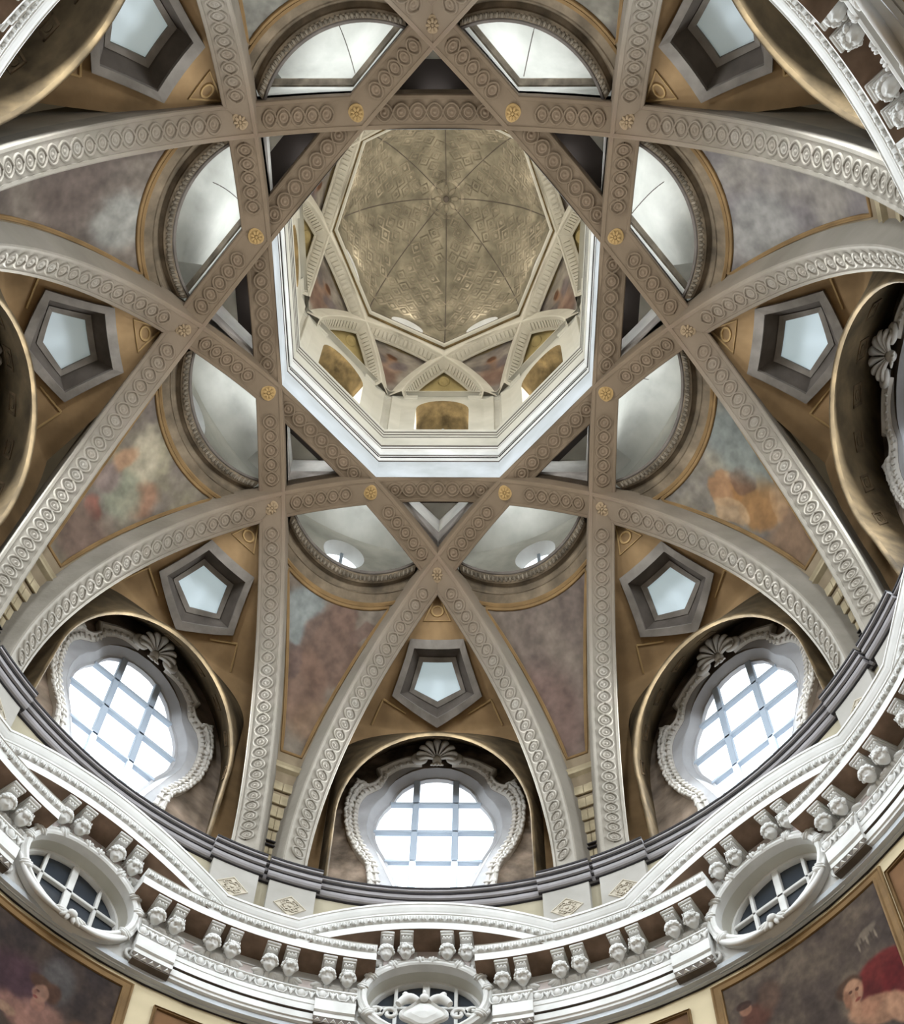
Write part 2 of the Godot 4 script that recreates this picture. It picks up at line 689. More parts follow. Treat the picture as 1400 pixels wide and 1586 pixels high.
var arch_front := []      # (x, h) from the left foot over the top to the right foot
var arch_back := []

func glass_outline() -> PackedVector2Array:
	var half := [[0, 23.79], [.2, 23.76], [.36, 23.66], [.5, 23.52], [.62, 23.36], [.71, 23.15], [.75, 22.98], [.80, 22.84], [.92, 22.6], [1.0, 22.36], [1.04, 22.1], [1.05, 21.85], [1.02, 21.55], [.95, 21.3], [.84, 21.0], [.75, 20.7], [.66, 20.4], [.57, 20.1], [.48, 19.8], [.3, 19.55]]
	var out := PackedVector2Array()
	for p in half:
		out.append(Vector2(p[0], p[1]))
	out.append(Vector2(0, 19.5))
	for i in range(half.size() - 1, 0, -1):
		out.append(Vector2(-half[i][0], half[i][1]))
	return out

func grown(poly: PackedVector2Array, k: float) -> PackedVector2Array:      # offset each vertex outward
	var out := PackedVector2Array()
	var n := poly.size()
	for i in n:
		var d := (poly[(i + 1) % n] - poly[(i - 1 + n) % n]).normalized()
		var nn := Vector2(d.y, -d.x)
		if nn.dot(poly[i] - Vector2(0, 22.0)) < 0:
			nn = -nn
		out.append(poly[i] + nn * k)
	return out

func build_bays() -> void:
	for i in 33:
		var t := PI * i / 32.0
		arch_front.append(Vector2(-1.74 * cos(t), 21.95 + 2.2 * sin(t)))
		arch_back.append(Vector2(-2.0 * cos(t), 22.95 + 3.15 * sin(t)))
	arch_front.push_front(Vector2(-1.76, 19.8))
	arch_front.append(Vector2(1.76, 19.8))
	arch_back.push_front(Vector2(-2.0, 19.8))
	arch_back.append(Vector2(2.0, 19.8))
	var off := 0.3
	# outline of the web in (azimuth, th)
	var outer := PackedVector2Array()
	for i in 26:
		var th := lerpf(28.0, 92.0, i / 25.0)
		var w := maxf(rad_to_deg(atan(RA * sin(deg_to_rad(minf(th, 90.0))) / RD)) - 45.0, -0.5) + 0.6
		outer.append(Vector2(w, th))
	for i in range(25, -1, -1):
		outer.append(Vector2(-outer[i].x, outer[i].y))
	var hole_arch := PackedVector2Array()
	var arch3 := []
	for p in arch_front:
		var th := th_at_h(p.y, off)
		var r := dome_profile(th, off).x
		var az := rad_to_deg(asin(p.x / r))
		hole_arch.append(Vector2(az, th))
		arch3.append(P(az, r, p.y))
	hole_arch.append(Vector2(15, 99))
	hole_arch.append(Vector2(-15, 99))
	var pent := func(c: Array, o: float) -> PackedVector2Array:
		return PackedVector2Array([Vector2(-c[0], bay_th(c[1])), Vector2(c[0], bay_th(c[1])), Vector2(c[2], bay_th(c[3])), Vector2(0, bay_th(c[4])), Vector2(-c[2], bay_th(c[3]))])
	var p_out: PackedVector2Array = pent.call([5.45, 5.29, 7.9, 6.27, 6.78], off)
	var p_hole: PackedVector2Array = pent.call([4.55, 5.41, 6.55, 6.22, 6.61], off)
	var p_mid: PackedVector2Array = pent.call([3.5, 5.58, 4.95, 6.2, 6.46], 0.7)
	var p_glass: PackedVector2Array = pent.call([2.75, 5.67, 4.1, 6.16, 6.36], 0.74)
	var st := begin()
	var extrados := PackedVector2Array()
	for p in hole_arch:
		extrados.append(Vector2(p.x * 1.05, p.y - .6))
	patch(st, Vector2(-20, 27), Vector2(20, 92), 28, 60, outer, [p_out, extrados], bay_map)
	var web := patch_done(st)
	st = begin()
	for i in arch3.size() - 1:
		var e0 := bay_point(extrados[i].x, extrados[i].y, .3)
		var e1 := bay_point(extrados[i + 1].x, extrados[i + 1].y, .3)
		quad(st, arch3[i], arch3[i + 1], arch3[i + 1].lerp(e1, .5) - Vector3(0, .03, 0), arch3[i].lerp(e0, .5) - Vector3(0, .03, 0), 1)
		quad(st, arch3[i].lerp(e0, .5) - Vector3(0, .03, 0), arch3[i + 1].lerp(e1, .5) - Vector3(0, .03, 0), e1, e0, 1)
	var arch_face := done(st)
	# pentagon frame
	var loops := func(list: Array) -> ArrayMesh:
		var s := begin()
		for i in list.size() - 1:
			for j in 5:
				var j2 := (j + 1) % 5
				for q in 4:
					var u := q / 4.0
					var v := (q + 1) / 4.0
					var f := func(e: Array, w: float) -> Vector3:
						var a: Vector2 = e[0][j].lerp(e[0][j2], w)
						return bay_point(a.x, a.y, e[1])
					quad(s, f.call(list[i], u), f.call(list[i], v), f.call(list[i + 1], v), f.call(list[i + 1], u))
		return done(s)
	var pent_frame: ArrayMesh = loops.call([[p_out, 0.34], [p_out, 0.20], [p_hole, 0.20], [p_hole, 0.30]])
	var pent_reveal: ArrayMesh = loops.call([[p_hole, 0.30], [p_mid, 0.58]])
	var pent_inner: ArrayMesh = loops.call([[p_mid, 0.60], [p_mid, 0.54], [p_glass, 0.56], [p_glass, 0.64]])
	st = begin()
	for j in 5:
		tri(st, bay_point(0, (p_glass[0].y + p_glass[3].y) / 2, 0.62), bay_point(p_glass[j].x, p_glass[j].y, 0.62), bay_point(p_glass[(j + 1) % 5].x, p_glass[(j + 1) % 5].y, 0.62))
	var pent_pane := done(st)
	# incised and painted lines round the pentagon, the little triangle and its ring above
	var line := func(s: SurfaceTool, pts: Array, wide: float) -> void:
		var fr := []
		for i in pts.size():
			var a: Vector2 = pts[maxi(i - 1, 0)]
			var b: Vector2 = pts[mini(i + 1, pts.size() - 1)]
			var p := bay_point(pts[i].x, pts[i].y, 0.3)
			var d := (bay_point(b.x, b.y, 0.3) - bay_point(a.x, a.y, 0.3)).normalized()
			var nn := bay_normal(pts[i].y)
			var n3 := radial(pts[i].x) * nn.x + Vector3.UP * nn.y
			fr.append([p, d.cross(n3).normalized(), n3])
		sweep(s, fr, [Vector2(-wide, 0.0), Vector2(-wide * .6, -.022), Vector2(wide * .6, -.022), Vector2(wide, 0.0)])
	st = begin()
	var big: PackedVector2Array = pent.call([6.3, 5.18, 9.3, 6.36, 6.84], off)
	for sgn in [-1.0, 1.0]:
		line.call(st, [Vector2(9.3 * sgn, big[2].y), Vector2(5.2 * sgn, lerpf(big[2].y, big[3].y, 0.42))], 0.022)
		line.call(st, [Vector2(9.3 * sgn, big[2].y), Vector2(10.6 * sgn, big[2].y + 5.0)], 0.018)
	var th_a := bay_th(4.62)
	var th_b := bay_th(5.0)
	line.call(st, [Vector2(0, th_a), Vector2(2.9, th_b), Vector2(-2.9, th_b), Vector2(0, th_a)], 0.018)
	var circle := []
	for i in 17:
		circle.append(Vector2(1.25 * sin(TAU * i / 16.0), lerpf(th_a, th_b, 0.66) + 0.95 * cos(TAU * i / 16.0)))
	line.call(st, circle, 0.022)
	var lines := done(st)
	# niche
	st = begin()
	for i in arch3.size() - 1:
		for q in 3:
			var u := q / 3.0
			var v := (q + 1) / 3.0
			var b0 := L3(0, arch_back[i].x, arch_back[i].y, 7.5)
			var b1 := L3(0, arch_back[i + 1].x, arch_back[i + 1].y, 7.5)
			var a0: Vector3 = arch3[i]
			var a1: Vector3 = arch3[i + 1]
			quad(st, a0.lerp(b0, u), a1.lerp(b1, u), a1.lerp(b1, v), a0.lerp(b0, v), 1)
	var soffit := done(st)
	st = begin()
	var fr := []
	for i in arch3.size():
		var a: Vector3 = arch3[maxi(i - 1, 0)]
		var b: Vector3 = arch3[mini(i + 1, arch3.size() - 1)]
		var d := (b - a).normalized()
		var inward := Vector3(0, 0, 1)
		fr.append([arch3[i], d.cross(inward).normalized(), inward])
	sweep(st, fr, [Vector2(-.02, -.06), Vector2(-.015, .0), Vector2(.005, .014), Vector2(.025, .012), Vector2(.035, -.01), Vector2(.035, -.06)], false, true, true)
	var arch_roll := done(st)
	var squares := []
	for i in 9:
		var k := 3.0 + i * 3.6
		var i0 := int(k)
		var a0: Vector3 = arch3[i0].lerp(arch3[i0 + 1], k - i0)
		var b0 := L3(0, lerpf(arch_back[i0].x, arch_back[i0 + 1].x, k - i0), lerpf(arch_back[i0].y, arch_back[i0 + 1].y, k - i0), 7.5)
		var across := (b0 - a0).normalized()
		var along: Vector3 = (arch3[i0 + 1] - arch3[i0]).normalized()
		var up := across.cross(along).normalized()
		var s := begin()
		var o := a0.lerp(b0, 0.5)
		var hw := 0.15
		for e in [[across, along], [along, across], [-across, along], [-along, across]]:
			box(s, o + e[0] * hw, e[0] * 0.022, e[1] * (hw + 0.022), up * 0.02)
		lathe(s, o, across, along, up, [Vector2(.09, .012), Vector2(.07, -.014), Vector2(.045, .006), Vector2(.03, -.02), Vector2(.002, -.02)], 10, true)
		squares.append(done(s))
	# back wall with the window opening
	var glass := glass_outline()
	var opening := grown(glass, 0.17)
	var back_poly := PackedVector2Array()
	for p in arch_back:
		back_poly.append(p)
	var moved := PackedVector2Array()
	for p in opening:
		moved.append(Vector2(p.x * 1.04, p.y + 1.07))
	st = begin()
	patch(st, Vector2(-2.05, 19.7), Vector2(2.05, 26.2), 10, 16, back_poly, [moved], plane_map(0, 7.5))
	var back := patch_done(st)
	st = begin()
	var lp := [[grown(glass, 0.17), 6.9], [grown(glass, 0.15), 6.86], [grown(glass, 0.06), 7.0], [grown(glass, 0.05), 7.02], [glass, 7.02], [glass, 7.1]]
	for i in lp.size() - 1:
		for j in glass.size():
			var j2 := (j + 1) % glass.size()
			quad(st, L3(0, lp[i][0][j].x, lp[i][0][j].y, lp[i][1]), L3(0, lp[i][0][j2].x, lp[i][0][j2].y, lp[i][1]), L3(0, lp[i + 1][0][j2].x, lp[i + 1][0][j2].y, lp[i + 1][1]), L3(0, lp[i + 1][0][j].x, lp[i + 1][0][j].y, lp[i + 1][1]), i + 1)
	var reveal := done(st)
	# panes and bars
	var xs := [-1.3, -.36, .36, 1.3]
	var hs := [19.4, 20.9, 21.88, 22.86, 24.0]
	var panes := []
	for i in 3:
		for j in 4:
			var rect := PackedVector2Array([Vector2(xs[i], hs[j]), Vector2(xs[i + 1], hs[j]), Vector2(xs[i + 1], hs[j + 1]), Vector2(xs[i], hs[j + 1])])
			for q in Geometry2D.intersect_polygons(rect, glass):
				var s := begin()
				var t := Geometry2D.triangulate_polygon(q)
				for v in range(0, t.size(), 3):
					tri(s, L3(0, q[t[v]].x, q[t[v]].y, 7.1), L3(0, q[t[v + 1]].x, q[t[v + 1]].y, 7.1), L3(0, q[t[v + 2]].x, q[t[v + 2]].y, 7.1))
				panes.append(done(s))
	var bars := []
	var span := func(x0: float, h0: float, x1: float, h1: float, w: float) -> ArrayMesh:
		var s := begin()
		var hit := Geometry2D.intersect_polyline_with_polygon(PackedVector2Array([Vector2(x0, h0), Vector2(x1, h1)]), grown(glass, 0.03))
		for q in hit:
			var a := L3(0, q[0].x, q[0].y, 7.05)
			var b := L3(0, q[-1].x, q[-1].y, 7.05)
			var d := (b - a) / 2
			box(s, (a + b) / 2, d, d.normalized().cross(Vector3.BACK) * w, Vector3.BACK * 0.05, 0.012)
		return done(s)
	for x in [-.36, .36]:
		bars.append(span.call(x, 19.0, x, 25.0, 0.058))
	for h in [20.9, 21.88, 22.86]:
		bars.append(span.call(-2.0, h, 2.0, h, 0.038))
	var setback := Transform3D(Basis.from_scale(Vector3(1.04, 1, 1)), Vector3(0, 1.07, -.6))
	var ceiling := structure("ceiling", "painted plaster webs of the great ribbed dome between the ribs", "ceiling")
	for k in 8:
		var az := k * 45.0
		var turn := -deg_to_rad(az)
		var w := put(ceiling, "ochre_web", web, M.ochre)
		w.rotation.y = turn
		var ln := put(w, "painted_outline", lines, M.ochre_line)
		var t := structure("window_%d" % (k + 1), "tall shouldered oval window in its arched niche, %s bay of the dome" % bay_word(az), "window")
		t.rotation.y = turn
		put(t, "niche_wall", back, M.niche)
		var sf := put(t, "niche_soffit", soffit, M.soffit_arch)
		for s in squares:
			put(sf, "painted_coffer", s, M.coffer_paint)
		put(t, "arch_face", arch_face, M.soffit_arch)
		put(t, "arch_moulding", arch_roll, M.soffit_arch)
		put(t, "window_reveal", reveal, M.surround).transform = setback
		for m in panes:
			put(t, "pane", m, M.pane).transform = setback
		for m in bars:
			put(t, "glazing_bar", m, M.window_paint).transform = setback
		var pw := structure("window_%d" % (k + 11), "five-sided window with a deep grey frame above the %s oval window" % bay_word(az), "window")
		pw.rotation.y = turn
		put(pw, "stone_frame", pent_frame, M.stone_frame)
		put(pw, "window_reveal", pent_reveal, M.reveal_dark)
		put(pw, "inner_frame", pent_inner, M.stone_frame)
		put(pw, "pane", pent_pane, [M.pane_blue, M.pane_blue, M.pane_blue, M.pane_dim, M.pane_blue, M.pane_mid, M.pane_dim, M.pane_blue][k])

# -------------------------------------------------------------------- painted sails

func painted(base: Array, blobs: Array, seed_: int, w := 192, h := 192, warp := 0.03) -> ImageTexture:
	var im := Image.create(w, h, false, Image.FORMAT_RGB8)
	var a := FastNoiseLite.new()
	a.seed = seed_
	a.frequency = 0.012
	a.fractal_octaves = 5
	var b := FastNoiseLite.new()
	b.seed = seed_ + 7
	b.frequency = 0.03
	b.fractal_octaves = 4
	var e3 := FastNoiseLite.new()
	e3.seed = seed_ + 19
	e3.frequency = 0.085
	e3.fractal_octaves = 3
	for y in h:
		for x in w:
			var n := clampf(a.get_noise_2d(x, y) * 1.5 + 0.5, 0, 1)
			var m := b.get_noise_2d(x, y)
			var c: Color = (base[0] as Color).lerp(base[1], n)
			var p := Vector2(float(x) / w + m * warp, float(y) / h + b.get_noise_2d(x + 300.0, y) * warp)
			for e in blobs:
				var d := (p - Vector2(e[0], e[1])).rotated(-deg_to_rad(e[4]))
				var q := Vector2(d.x / e[2], d.y / e[3]).length()
				var soft_: float = e[6] if e.size() > 6 else 0.35
				c = c.lerp(e[5], smoothstep(1.0 + soft_, 1.0 - soft_, q) * 0.85)
			c = c * (1.0 + m * 0.16 + e3.get_noise_2d(x * 0.7, y) * 0.1)
			im.set_pixel(x, y, Color(clampf(c.r, 0, 1), clampf(c.g, 0, 1), clampf(c.b, 0, 1)))
	return ImageTexture.create_from_image(im)

func fresco(tex: Texture2D) -> StandardMaterial3D:
	var m := StandardMaterial3D.new()
	m.albedo_texture = tex
	m.albedo_color = Color(.76, .74, .71)
	m.roughness = 0.92
	m.metallic_specular = 0.25
	return m

func gold_r(a: float) -> float:
	return 4.93 - 0.14 * pow(a / 12.3, 2)

func lip_r(a: float) -> float:
	return 4.54 - 0.32 * pow(a / 17.0, 2)

func sail_half(th: float) -> float:
	return 67.5 - rad_to_deg(atan(RA * sin(deg_to_rad(minf(th, 90.0))) / RD))

func build_sails() -> void:
	var off := 0.3
	var th_low := th_at_h(23.1, off)
	var ceiling := get_node("ceiling")
	# the whole web between the two ribs of a pier, and the painted field inside its gilt line
	var outer := PackedVector2Array()
	for i in 13:
		var a := lerpf(-15.0, 15.0, i / 12.0)
		outer.append(Vector2(a, th_at_r(gold_r(a), off)))
	var th0 := outer[12].y
	for i in 25:
		var th := lerpf(th0, 93.0, i / 24.0)
		outer.append(Vector2(minf(sail_half(th) + 0.6, 15.0), th))
	for i in range(24, -1, -1):
		var th := lerpf(th0, 93.0, i / 24.0)
		outer.append(Vector2(-minf(sail_half(th) + 0.6, 15.0), th))
	var field := PackedVector2Array()
	for i in 13:
		var a := lerpf(-11.6, 11.6, i / 12.0)
		field.append(Vector2(a, th_at_r(gold_r(a) + 0.07, off)))
	var edge := func(th: float) -> float:
		var r := dome_profile(th, off).x
		return sail_half(th) - rad_to_deg(0.48 / r)
	for i in 15:
		var th := lerpf(field[12].y + 1.0, th_low, i / 14.0)
		field.append(Vector2(edge.call(th), th))
	for i in range(14, -1, -1):
		var th := lerpf(field[12].y + 1.0, th_low, i / 14.0)
		field.append(Vector2(-edge.call(th), th))
	var clean := PackedVector2Array()
	for p in field:
		clean.append(Vector2(clampf(p.x, -12.0, 12.0), p.y))
	var st := begin()
	patch(st, Vector2(-16, outer[6].y - 4), Vector2(16, 93), 24, 30, outer, [clean], dome_map(off))
	var margin := patch_done(st)
	st = begin()
	patch(st, Vector2(-12, clean[6].y - 3.5), Vector2(12, th_low), 22, 22, clean, [], dome_map(off + 0.012))
	var panel := patch_done(st)
	st = begin()
	var fr := []
	for i in clean.size():
		var p: Vector2 = clean[i]
		var a: Vector2 = clean[(i - 1 + clean.size()) % clean.size()]
		var b: Vector2 = clean[(i + 1) % clean.size()]
		var d := (dome_point(b.x, b.y, off) - dome_point(a.x, a.y, off)).normalized()
		var nn := dome_normal(p.y)
		var n3 := radial(p.x) * nn.x + Vector3.UP * nn.y
		fr.append([dome_point(p.x, p.y, off), d.cross(n3).normalized(), n3])
	sweep(st, fr, [Vector2(-.035, .01), Vector2(-.03, -.02), Vector2(-.012, -.03), Vector2(0, -.012), Vector2(.012, -.03), Vector2(.03, -.02), Vector2(.035, .01)], true, true, true)
	var gilt := done(st)
	# cap moulding and painted masonry between the feet of the two ribs
	st = begin()
	var capf := []
	for i in 9:
		var a := lerpf(-5.2, 5.2, i / 8.0)
		capf.append([P(a, 0, 0), radial(a), Vector3.UP])
	for h in [22.72]:
		var rr := dome_profile(th_at_h(h, off), off).x
		sweep(st, capf, [Vector2(rr + .06, h + .12), Vector2(rr - .06, h + .12), Vector2(rr - .09, h + .07), Vector2(rr - .05, h + .03), Vector2(rr - .03, h - .04), Vector2(rr - .06, h - .07), Vector2(rr + .06, h - .1)])
	var cap := done(st)
	var bricks := []
	for j in 7:
		var h := 22.3 - j * 0.33
		for s in [-1.0, 1.0]:
			var q := dome_profile(th_at_h(h, off), off)
			var wide := deg_to_rad(sail_half(th_at_h(h, off))) * q.x - 0.19
			var b := begin()
			var a: float = rad_to_deg(wide * 0.5 / q.x) * s
			box(b, P(a, q.x - 0.005, h), tangent(a) * (wide * 0.49), Vector3.UP * 0.158, radial(a) * 0.02, 0.008)
			bricks.append(done(b))
	st = begin()
	var qv := dome_profile(th_at_h(20.75, off), off)
	for e in [[0, .06, .13, .015], [0, -.06, .13, .015], [.12, 0, .015, .06], [-.12, 0, .015, .06]]:
		box(st, P(0, qv.x - .05, 20.75 + e[1]) + tangent(0) * e[0], tangent(0) * e[2], Vector3.UP * e[3], radial(0) * .02)
	var plate := done(st)
	# base colours and figures of the eight sails, by azimuth of the pier
	var F := [
		[[c8(134, 122, 113), c8(116, 104, 98)], [[.3, .75, .3, .3, 0, c8(130, 108, 102)]], "dusky plum sky without figures"],
		[[c8(150, 142, 128), c8(126, 120, 116)], [[.42, .33, .12, .11, 20, c8(166, 126, 92), .12], [.5, .52, .15, .19, 30, c8(156, 116, 74), .12], [.34, .44, .08, .12, -20, c8(178, 150, 120), .12], [.55, .4, .09, .08, 0, c8(118, 92, 76), .12], [.6, .66, .06, .1, 40, c8(170, 138, 106), .15], [.75, .3, .2, .3, 0, c8(134, 140, 138)], [.5, .85, .4, .15, 0, c8(136, 110, 90)]], "russet figures among pale clouds"],
		[[c8(152, 146, 142), c8(132, 126, 128)], [[.3, .3, .25, .2, 0, c8(160, 158, 156)]], "smooth grey-violet sky"],
		[[c8(146, 142, 132), c8(124, 118, 112)], [], "plain grey cloud"],
		[[c8(142, 140, 134), c8(122, 118, 112)], [[.7, .4, .2, .2, 0, c8(156, 154, 148)]], "faint grey cloud"],
		[[c8(138, 128, 120), c8(114, 104, 99)], [[.62, .2, .2, .16, 20, c8(168, 168, 164)], [.4, .55, .3, .2, 0, c8(112, 100, 95)]], "violet-grey sky with one pale cloud"],
		[[c8(152, 144, 124), c8(126, 116, 110)], [[.4, .25, .18, .1, 30, c8(186, 176, 156)], [.62, .4, .1, .12, 20, c8(164, 126, 104)], [.5, .48, .16, .12, 0, c8(146, 148, 132)], [.35, .5, .09, .09, 0, c8(150, 132, 128)], [.45, .66, .07, .05, 0, c8(146, 96, 84)], [.6, .8, .28, .16, 0, c8(120, 100, 92)], [.32, .36, .06, .08, 0, c8(184, 146, 118)]], "pale figures on broken greenish cloud"],
		[[c8(140, 130, 120), c8(124, 112, 102)], [[.26, .25, .17, .2, 60, c8(150, 158, 160), .2], [.56, .36, .24, .24, 10, c8(118, 96, 86), .12], [.6, .16, .12, .09, 0, c8(124, 102, 92), .12], [.42, .62, .2, .2, 0, c8(128, 104, 92), .15], [.8, .22, .12, .05, -30, c8(118, 98, 90), .12], [.3, .5, .1, .1, 0, c8(114, 96, 90), .15], [.62, .8, .2, .12, 0, c8(142, 118, 100)]], "a rusty mass and blue sky"],
	]
	for k in 8:
		var az := 22.5 + k * 45.0
		var turn := -deg_to_rad(az)
		var w := put(ceiling, "sail_web", margin, M.sail_margin)
		w.rotation.y = turn
		put(w, "cap_moulding", cap, M.pier_paint)
		for b in bricks:
			put(w, "painted_brick", b, M.pier_paint)
		var pl := put(w, "iron_clamp", plate, M.black)
		var t := thing("fresco_panel", "sail fresco of %s, %s of the dome" % [F[k][2], pier_word(az)], "fresco", "frescoes between the great ribs")
		t.rotation.y = turn
		put(t, "painted_field", panel, fresco(painted(F[k][0], F[k][1], 40 + k)))
		put(t, "gilt_border", gilt, M.gold)

# -------------------------------------------------------------------- moon-shaped openings and the lit drum behind them

func inner_r(a: float) -> float:
	return 3.27 / cos(deg_to_rad(22.5 + minf(absf(a), 21.0)))

func build_kidneys() -> void:
	var lofted := func(rows: Array, n: int) -> ArrayMesh:
		var s := begin()
		for i in rows.size() - 1:
			for j in n:
				var f := func(row: Array, u: float) -> Vector3:
					var a: float = lerpf(-row[0], row[0], u)
					var r: float = row[1].call(a) + row[2]
					if row[3] > 5.0:
						return P(a, r, row[3])
					return dome_point(a, th_at_r(r, 0.3), row[3])
				var u := float(j) / n
				var v := float(j + 1) / n
				quad(s, f.call(rows[i], u), f.call(rows[i], v), f.call(rows[i + 1], v), f.call(rows[i + 1], u), i + 1)
		return done(s)
	var g := func(a: float) -> float: return gold_r(a)
	var l := func(a: float) -> float: return lip_r(a)
	var line: ArrayMesh = lofted.call([[15.0, g, .05, .30], [15.0, g, .05, .27], [15.0, g, .02, .25], [15.0, g, -.01, .29]], 28)
	var flat_band: ArrayMesh = lofted.call([[15.0, g, -.01, .29], [15.6, g, -.12, .285], [15.6, g, -.13, .27], [15.6, g, -.13, .30]], 28)
	var cove: ArrayMesh = lofted.call([[15.6, g, -.13, .30], [16.0, l, .22, .36], [16.4, l, .15, .37], [16.6, l, .13, .30], [16.6, l, .13, .27]], 28)
	var band: ArrayMesh = lofted.call([[16.6, l, .13, .27], [16.8, l, .11, .24], [17.0, l, .03, .23], [17.2, l, .01, .26]], 28)
	var lip: ArrayMesh = lofted.call([[17.2, l, .01, .26], [17.2, l, .0, .24], [17.3, l, -.03, .23], [17.3, l, -.04, .30], [17.3, l, -.02, .5], [17.3, l, .1, .55]], 28)
	var leaves := begin()
	for i in 33:
		var a := lerpf(-16.0, 16.0, i / 32.0)
		var r := lip_r(a) + .075
		var p := dome_point(a, th_at_r(r, .3), .235)
		var nn := dome_normal(th_at_r(r, .3))
		var n3 := radial(a) * nn.x + Vector3.UP * nn.y
		var out := (radial(a) * nn.y - Vector3.UP * nn.x).normalized()
		ellipsoid(leaves, p, tangent(a) * .03, n3 * .03, out * .06, 7, 5)
		ellipsoid(leaves, p + tangent(a) * .04 - out * .01, tangent(a) * .01, n3 * .022, out * .05, 5, 4)
	var leaf_mesh := done(leaves)
	# drum wall with its oval window
	var hole := PackedVector2Array()
	for i in 28:
		hole.append(Vector2(4.9 * cos(TAU * i / 28.0), 28.38 + .6 * sin(TAU * i / 28.0)))
	var drum_map := func(p: Vector2) -> Array: return [P(p.x, 4.97, p.y), -radial(p.x)]
	var st := begin()
	patch(st, Vector2(-23, 26.3), Vector2(23, 29.3), 24, 10, PackedVector2Array(), [hole], drum_map)
	var wall := patch_done(st)
	st = begin()
	for i in 28:
		var a := hole[i]
		var b := hole[(i + 1) % 28]
		quad(st, P(a.x, 4.97, a.y), P(b.x, 4.97, b.y), P(b.x * .86, 5.25, 28.36 + (b.y - 28.38) * .86), P(a.x * .86, 5.25, 28.36 + (a.y - 28.38) * .86), 1)
	var reveal := done(st)
	st = begin()
	for i in 28:
		var a := hole[i]
		var b := hole[(i + 1) % 28]
		tri(st, P(0, 5.24, 28.36), P(a.x * .88, 5.24, 28.36 + (a.y - 28.38) * .88), P(b.x * .88, 5.24, 28.36 + (b.y - 28.38) * .88))
	var pane := done(st)
	st = begin()
	box(st, P(0, 5.2, 28.36), tangent(0) * .03, Vector3.UP * .54, radial(0) * .03, .008)
	box(st, P(0, 5.2, 28.36), tangent(0) * .38, Vector3.UP * .022, radial(0) * .025, .008)
	var bar := done(st)
	# vault over the opening
	st = begin()
	var vault := func(p: Vector2) -> Vector3:
		var r := lerpf(4.97, inner_r(p.x), p.y)
		return P(p.x, r, 29.3 - .75 * p.y + .65 * sin(PI * p.y))
	for i in 20:
		for j in 10:
			var x0 := -22.5 + i * 2.25
			var y0 := j / 10.0
			quad(st, vault.call(Vector2(x0, y0)), vault.call(Vector2(x0 + 2.25, y0)), vault.call(Vector2(x0 + 2.25, y0 + .1)), vault.call(Vector2(x0, y0 + .1)), 1)
	var vault_mesh := done(st)
	st = begin()
	for s in [0.0]:
		var pts := []
		for i in 7:
			var y := lerpf(.45, .95, i / 6.0)
			pts.append(vault.call(Vector2(1.0 - y * 2.0, y)) - Vector3.UP * .004)
		tube(st, pts, .008, Vector3.UP, 4)
	var crack := done(st)
	for k in 8:
		var az := 22.5 + k * 45.0
		var turn := -deg_to_rad(az)
		var t := structure("trim_%d" % (20 + k), "dark leaf-carved rim of the moon-shaped opening at the %s" % pier_word(az), "trim")
		t.rotation.y = turn
		put(t, "gilt_line", line, M.gold)
		put(t, "flat_band", flat_band, M.kidney)
		put(t, "cove", cove, M.kidney)
		var b := put(t, "carved_band", band, M.kidney)
		put(b, "leaf_carving", leaf_mesh, M.kidney_leaf, true)
		put(t, "lip", lip, M.reveal_dark)
		var w := structure("wall_drum_%d" % (k + 1), "whitewashed upper drum wall seen through the moon-shaped opening, %s" % pier_word(az), "wall")
		w.rotation.y = turn
		put(w, "plaster", wall, M.drum)
		put(w, "vault", vault_mesh, M.drum)
		put(w, "plaster_crack", crack, M.reveal_dark)
		var o := structure("window_%d" % (k + 31), "small oval drum window behind the moon-shaped opening, %s" % pier_word(az), "window")
		o.rotation.y = turn
		put(o, "window_reveal", reveal, M.white)
		put(o, "pane", pane, M.pane)
		put(o, "glazing_bar", bar, M.window_paint)
	# upstands on the ribs between two crossings, with a moulding towards the drum, and near-black sheets coloured as the unlit void over the triangles
	st = begin()
	var inside := begin()
	var mould := begin()
	for sg in [-1.0, 1.0]:
		var fr := []
		var top := []
		for i in 9:
			var s: float = lerpf(1.15, 3.0, i / 8.0) * sg
			var base := RH + RB * sqrt(1.0 - pow(s / RA, 2))
			fr.append([L3(0, s, base, RD), Vector3(0, 0, -1), Vector3.UP, 28.56 - base])
		for i in 8:
			var a: Array = fr[i]
			var b: Array = fr[i + 1]
			quad(st, a[0] + a[1] * .24 + Vector3.UP * .3, b[0] + b[1] * .24 + Vector3.UP * .3, b[0] + b[1] * .24 + Vector3.UP * b[3], a[0] + a[1] * .24 + Vector3.UP * a[3])
			var la: float = 27.75 - a[0].y + EYE
			var lb: float = 27.75 - b[0].y + EYE
			quad(inside, a[0] + a[1] * -.24 + Vector3.UP * .3, b[0] + b[1] * -.24 + Vector3.UP * .3, b[0] + b[1] * -.24 + Vector3.UP * lb, a[0] + a[1] * -.24 + Vector3.UP * la)
			quad(st, a[0] + a[1] * -.2 + Vector3.UP * la, b[0] + b[1] * -.2 + Vector3.UP * lb, b[0] + b[1] * -.2 + Vector3.UP * b[3], a[0] + a[1] * -.2 + Vector3.UP * a[3])
			quad(inside, a[0] + a[1] * -.24 + Vector3.UP * la, b[0] + b[1] * -.24 + Vector3.UP * lb, b[0] + b[1] * -.2 + Vector3.UP * lb, a[0] + a[1] * -.2 + Vector3.UP * la)
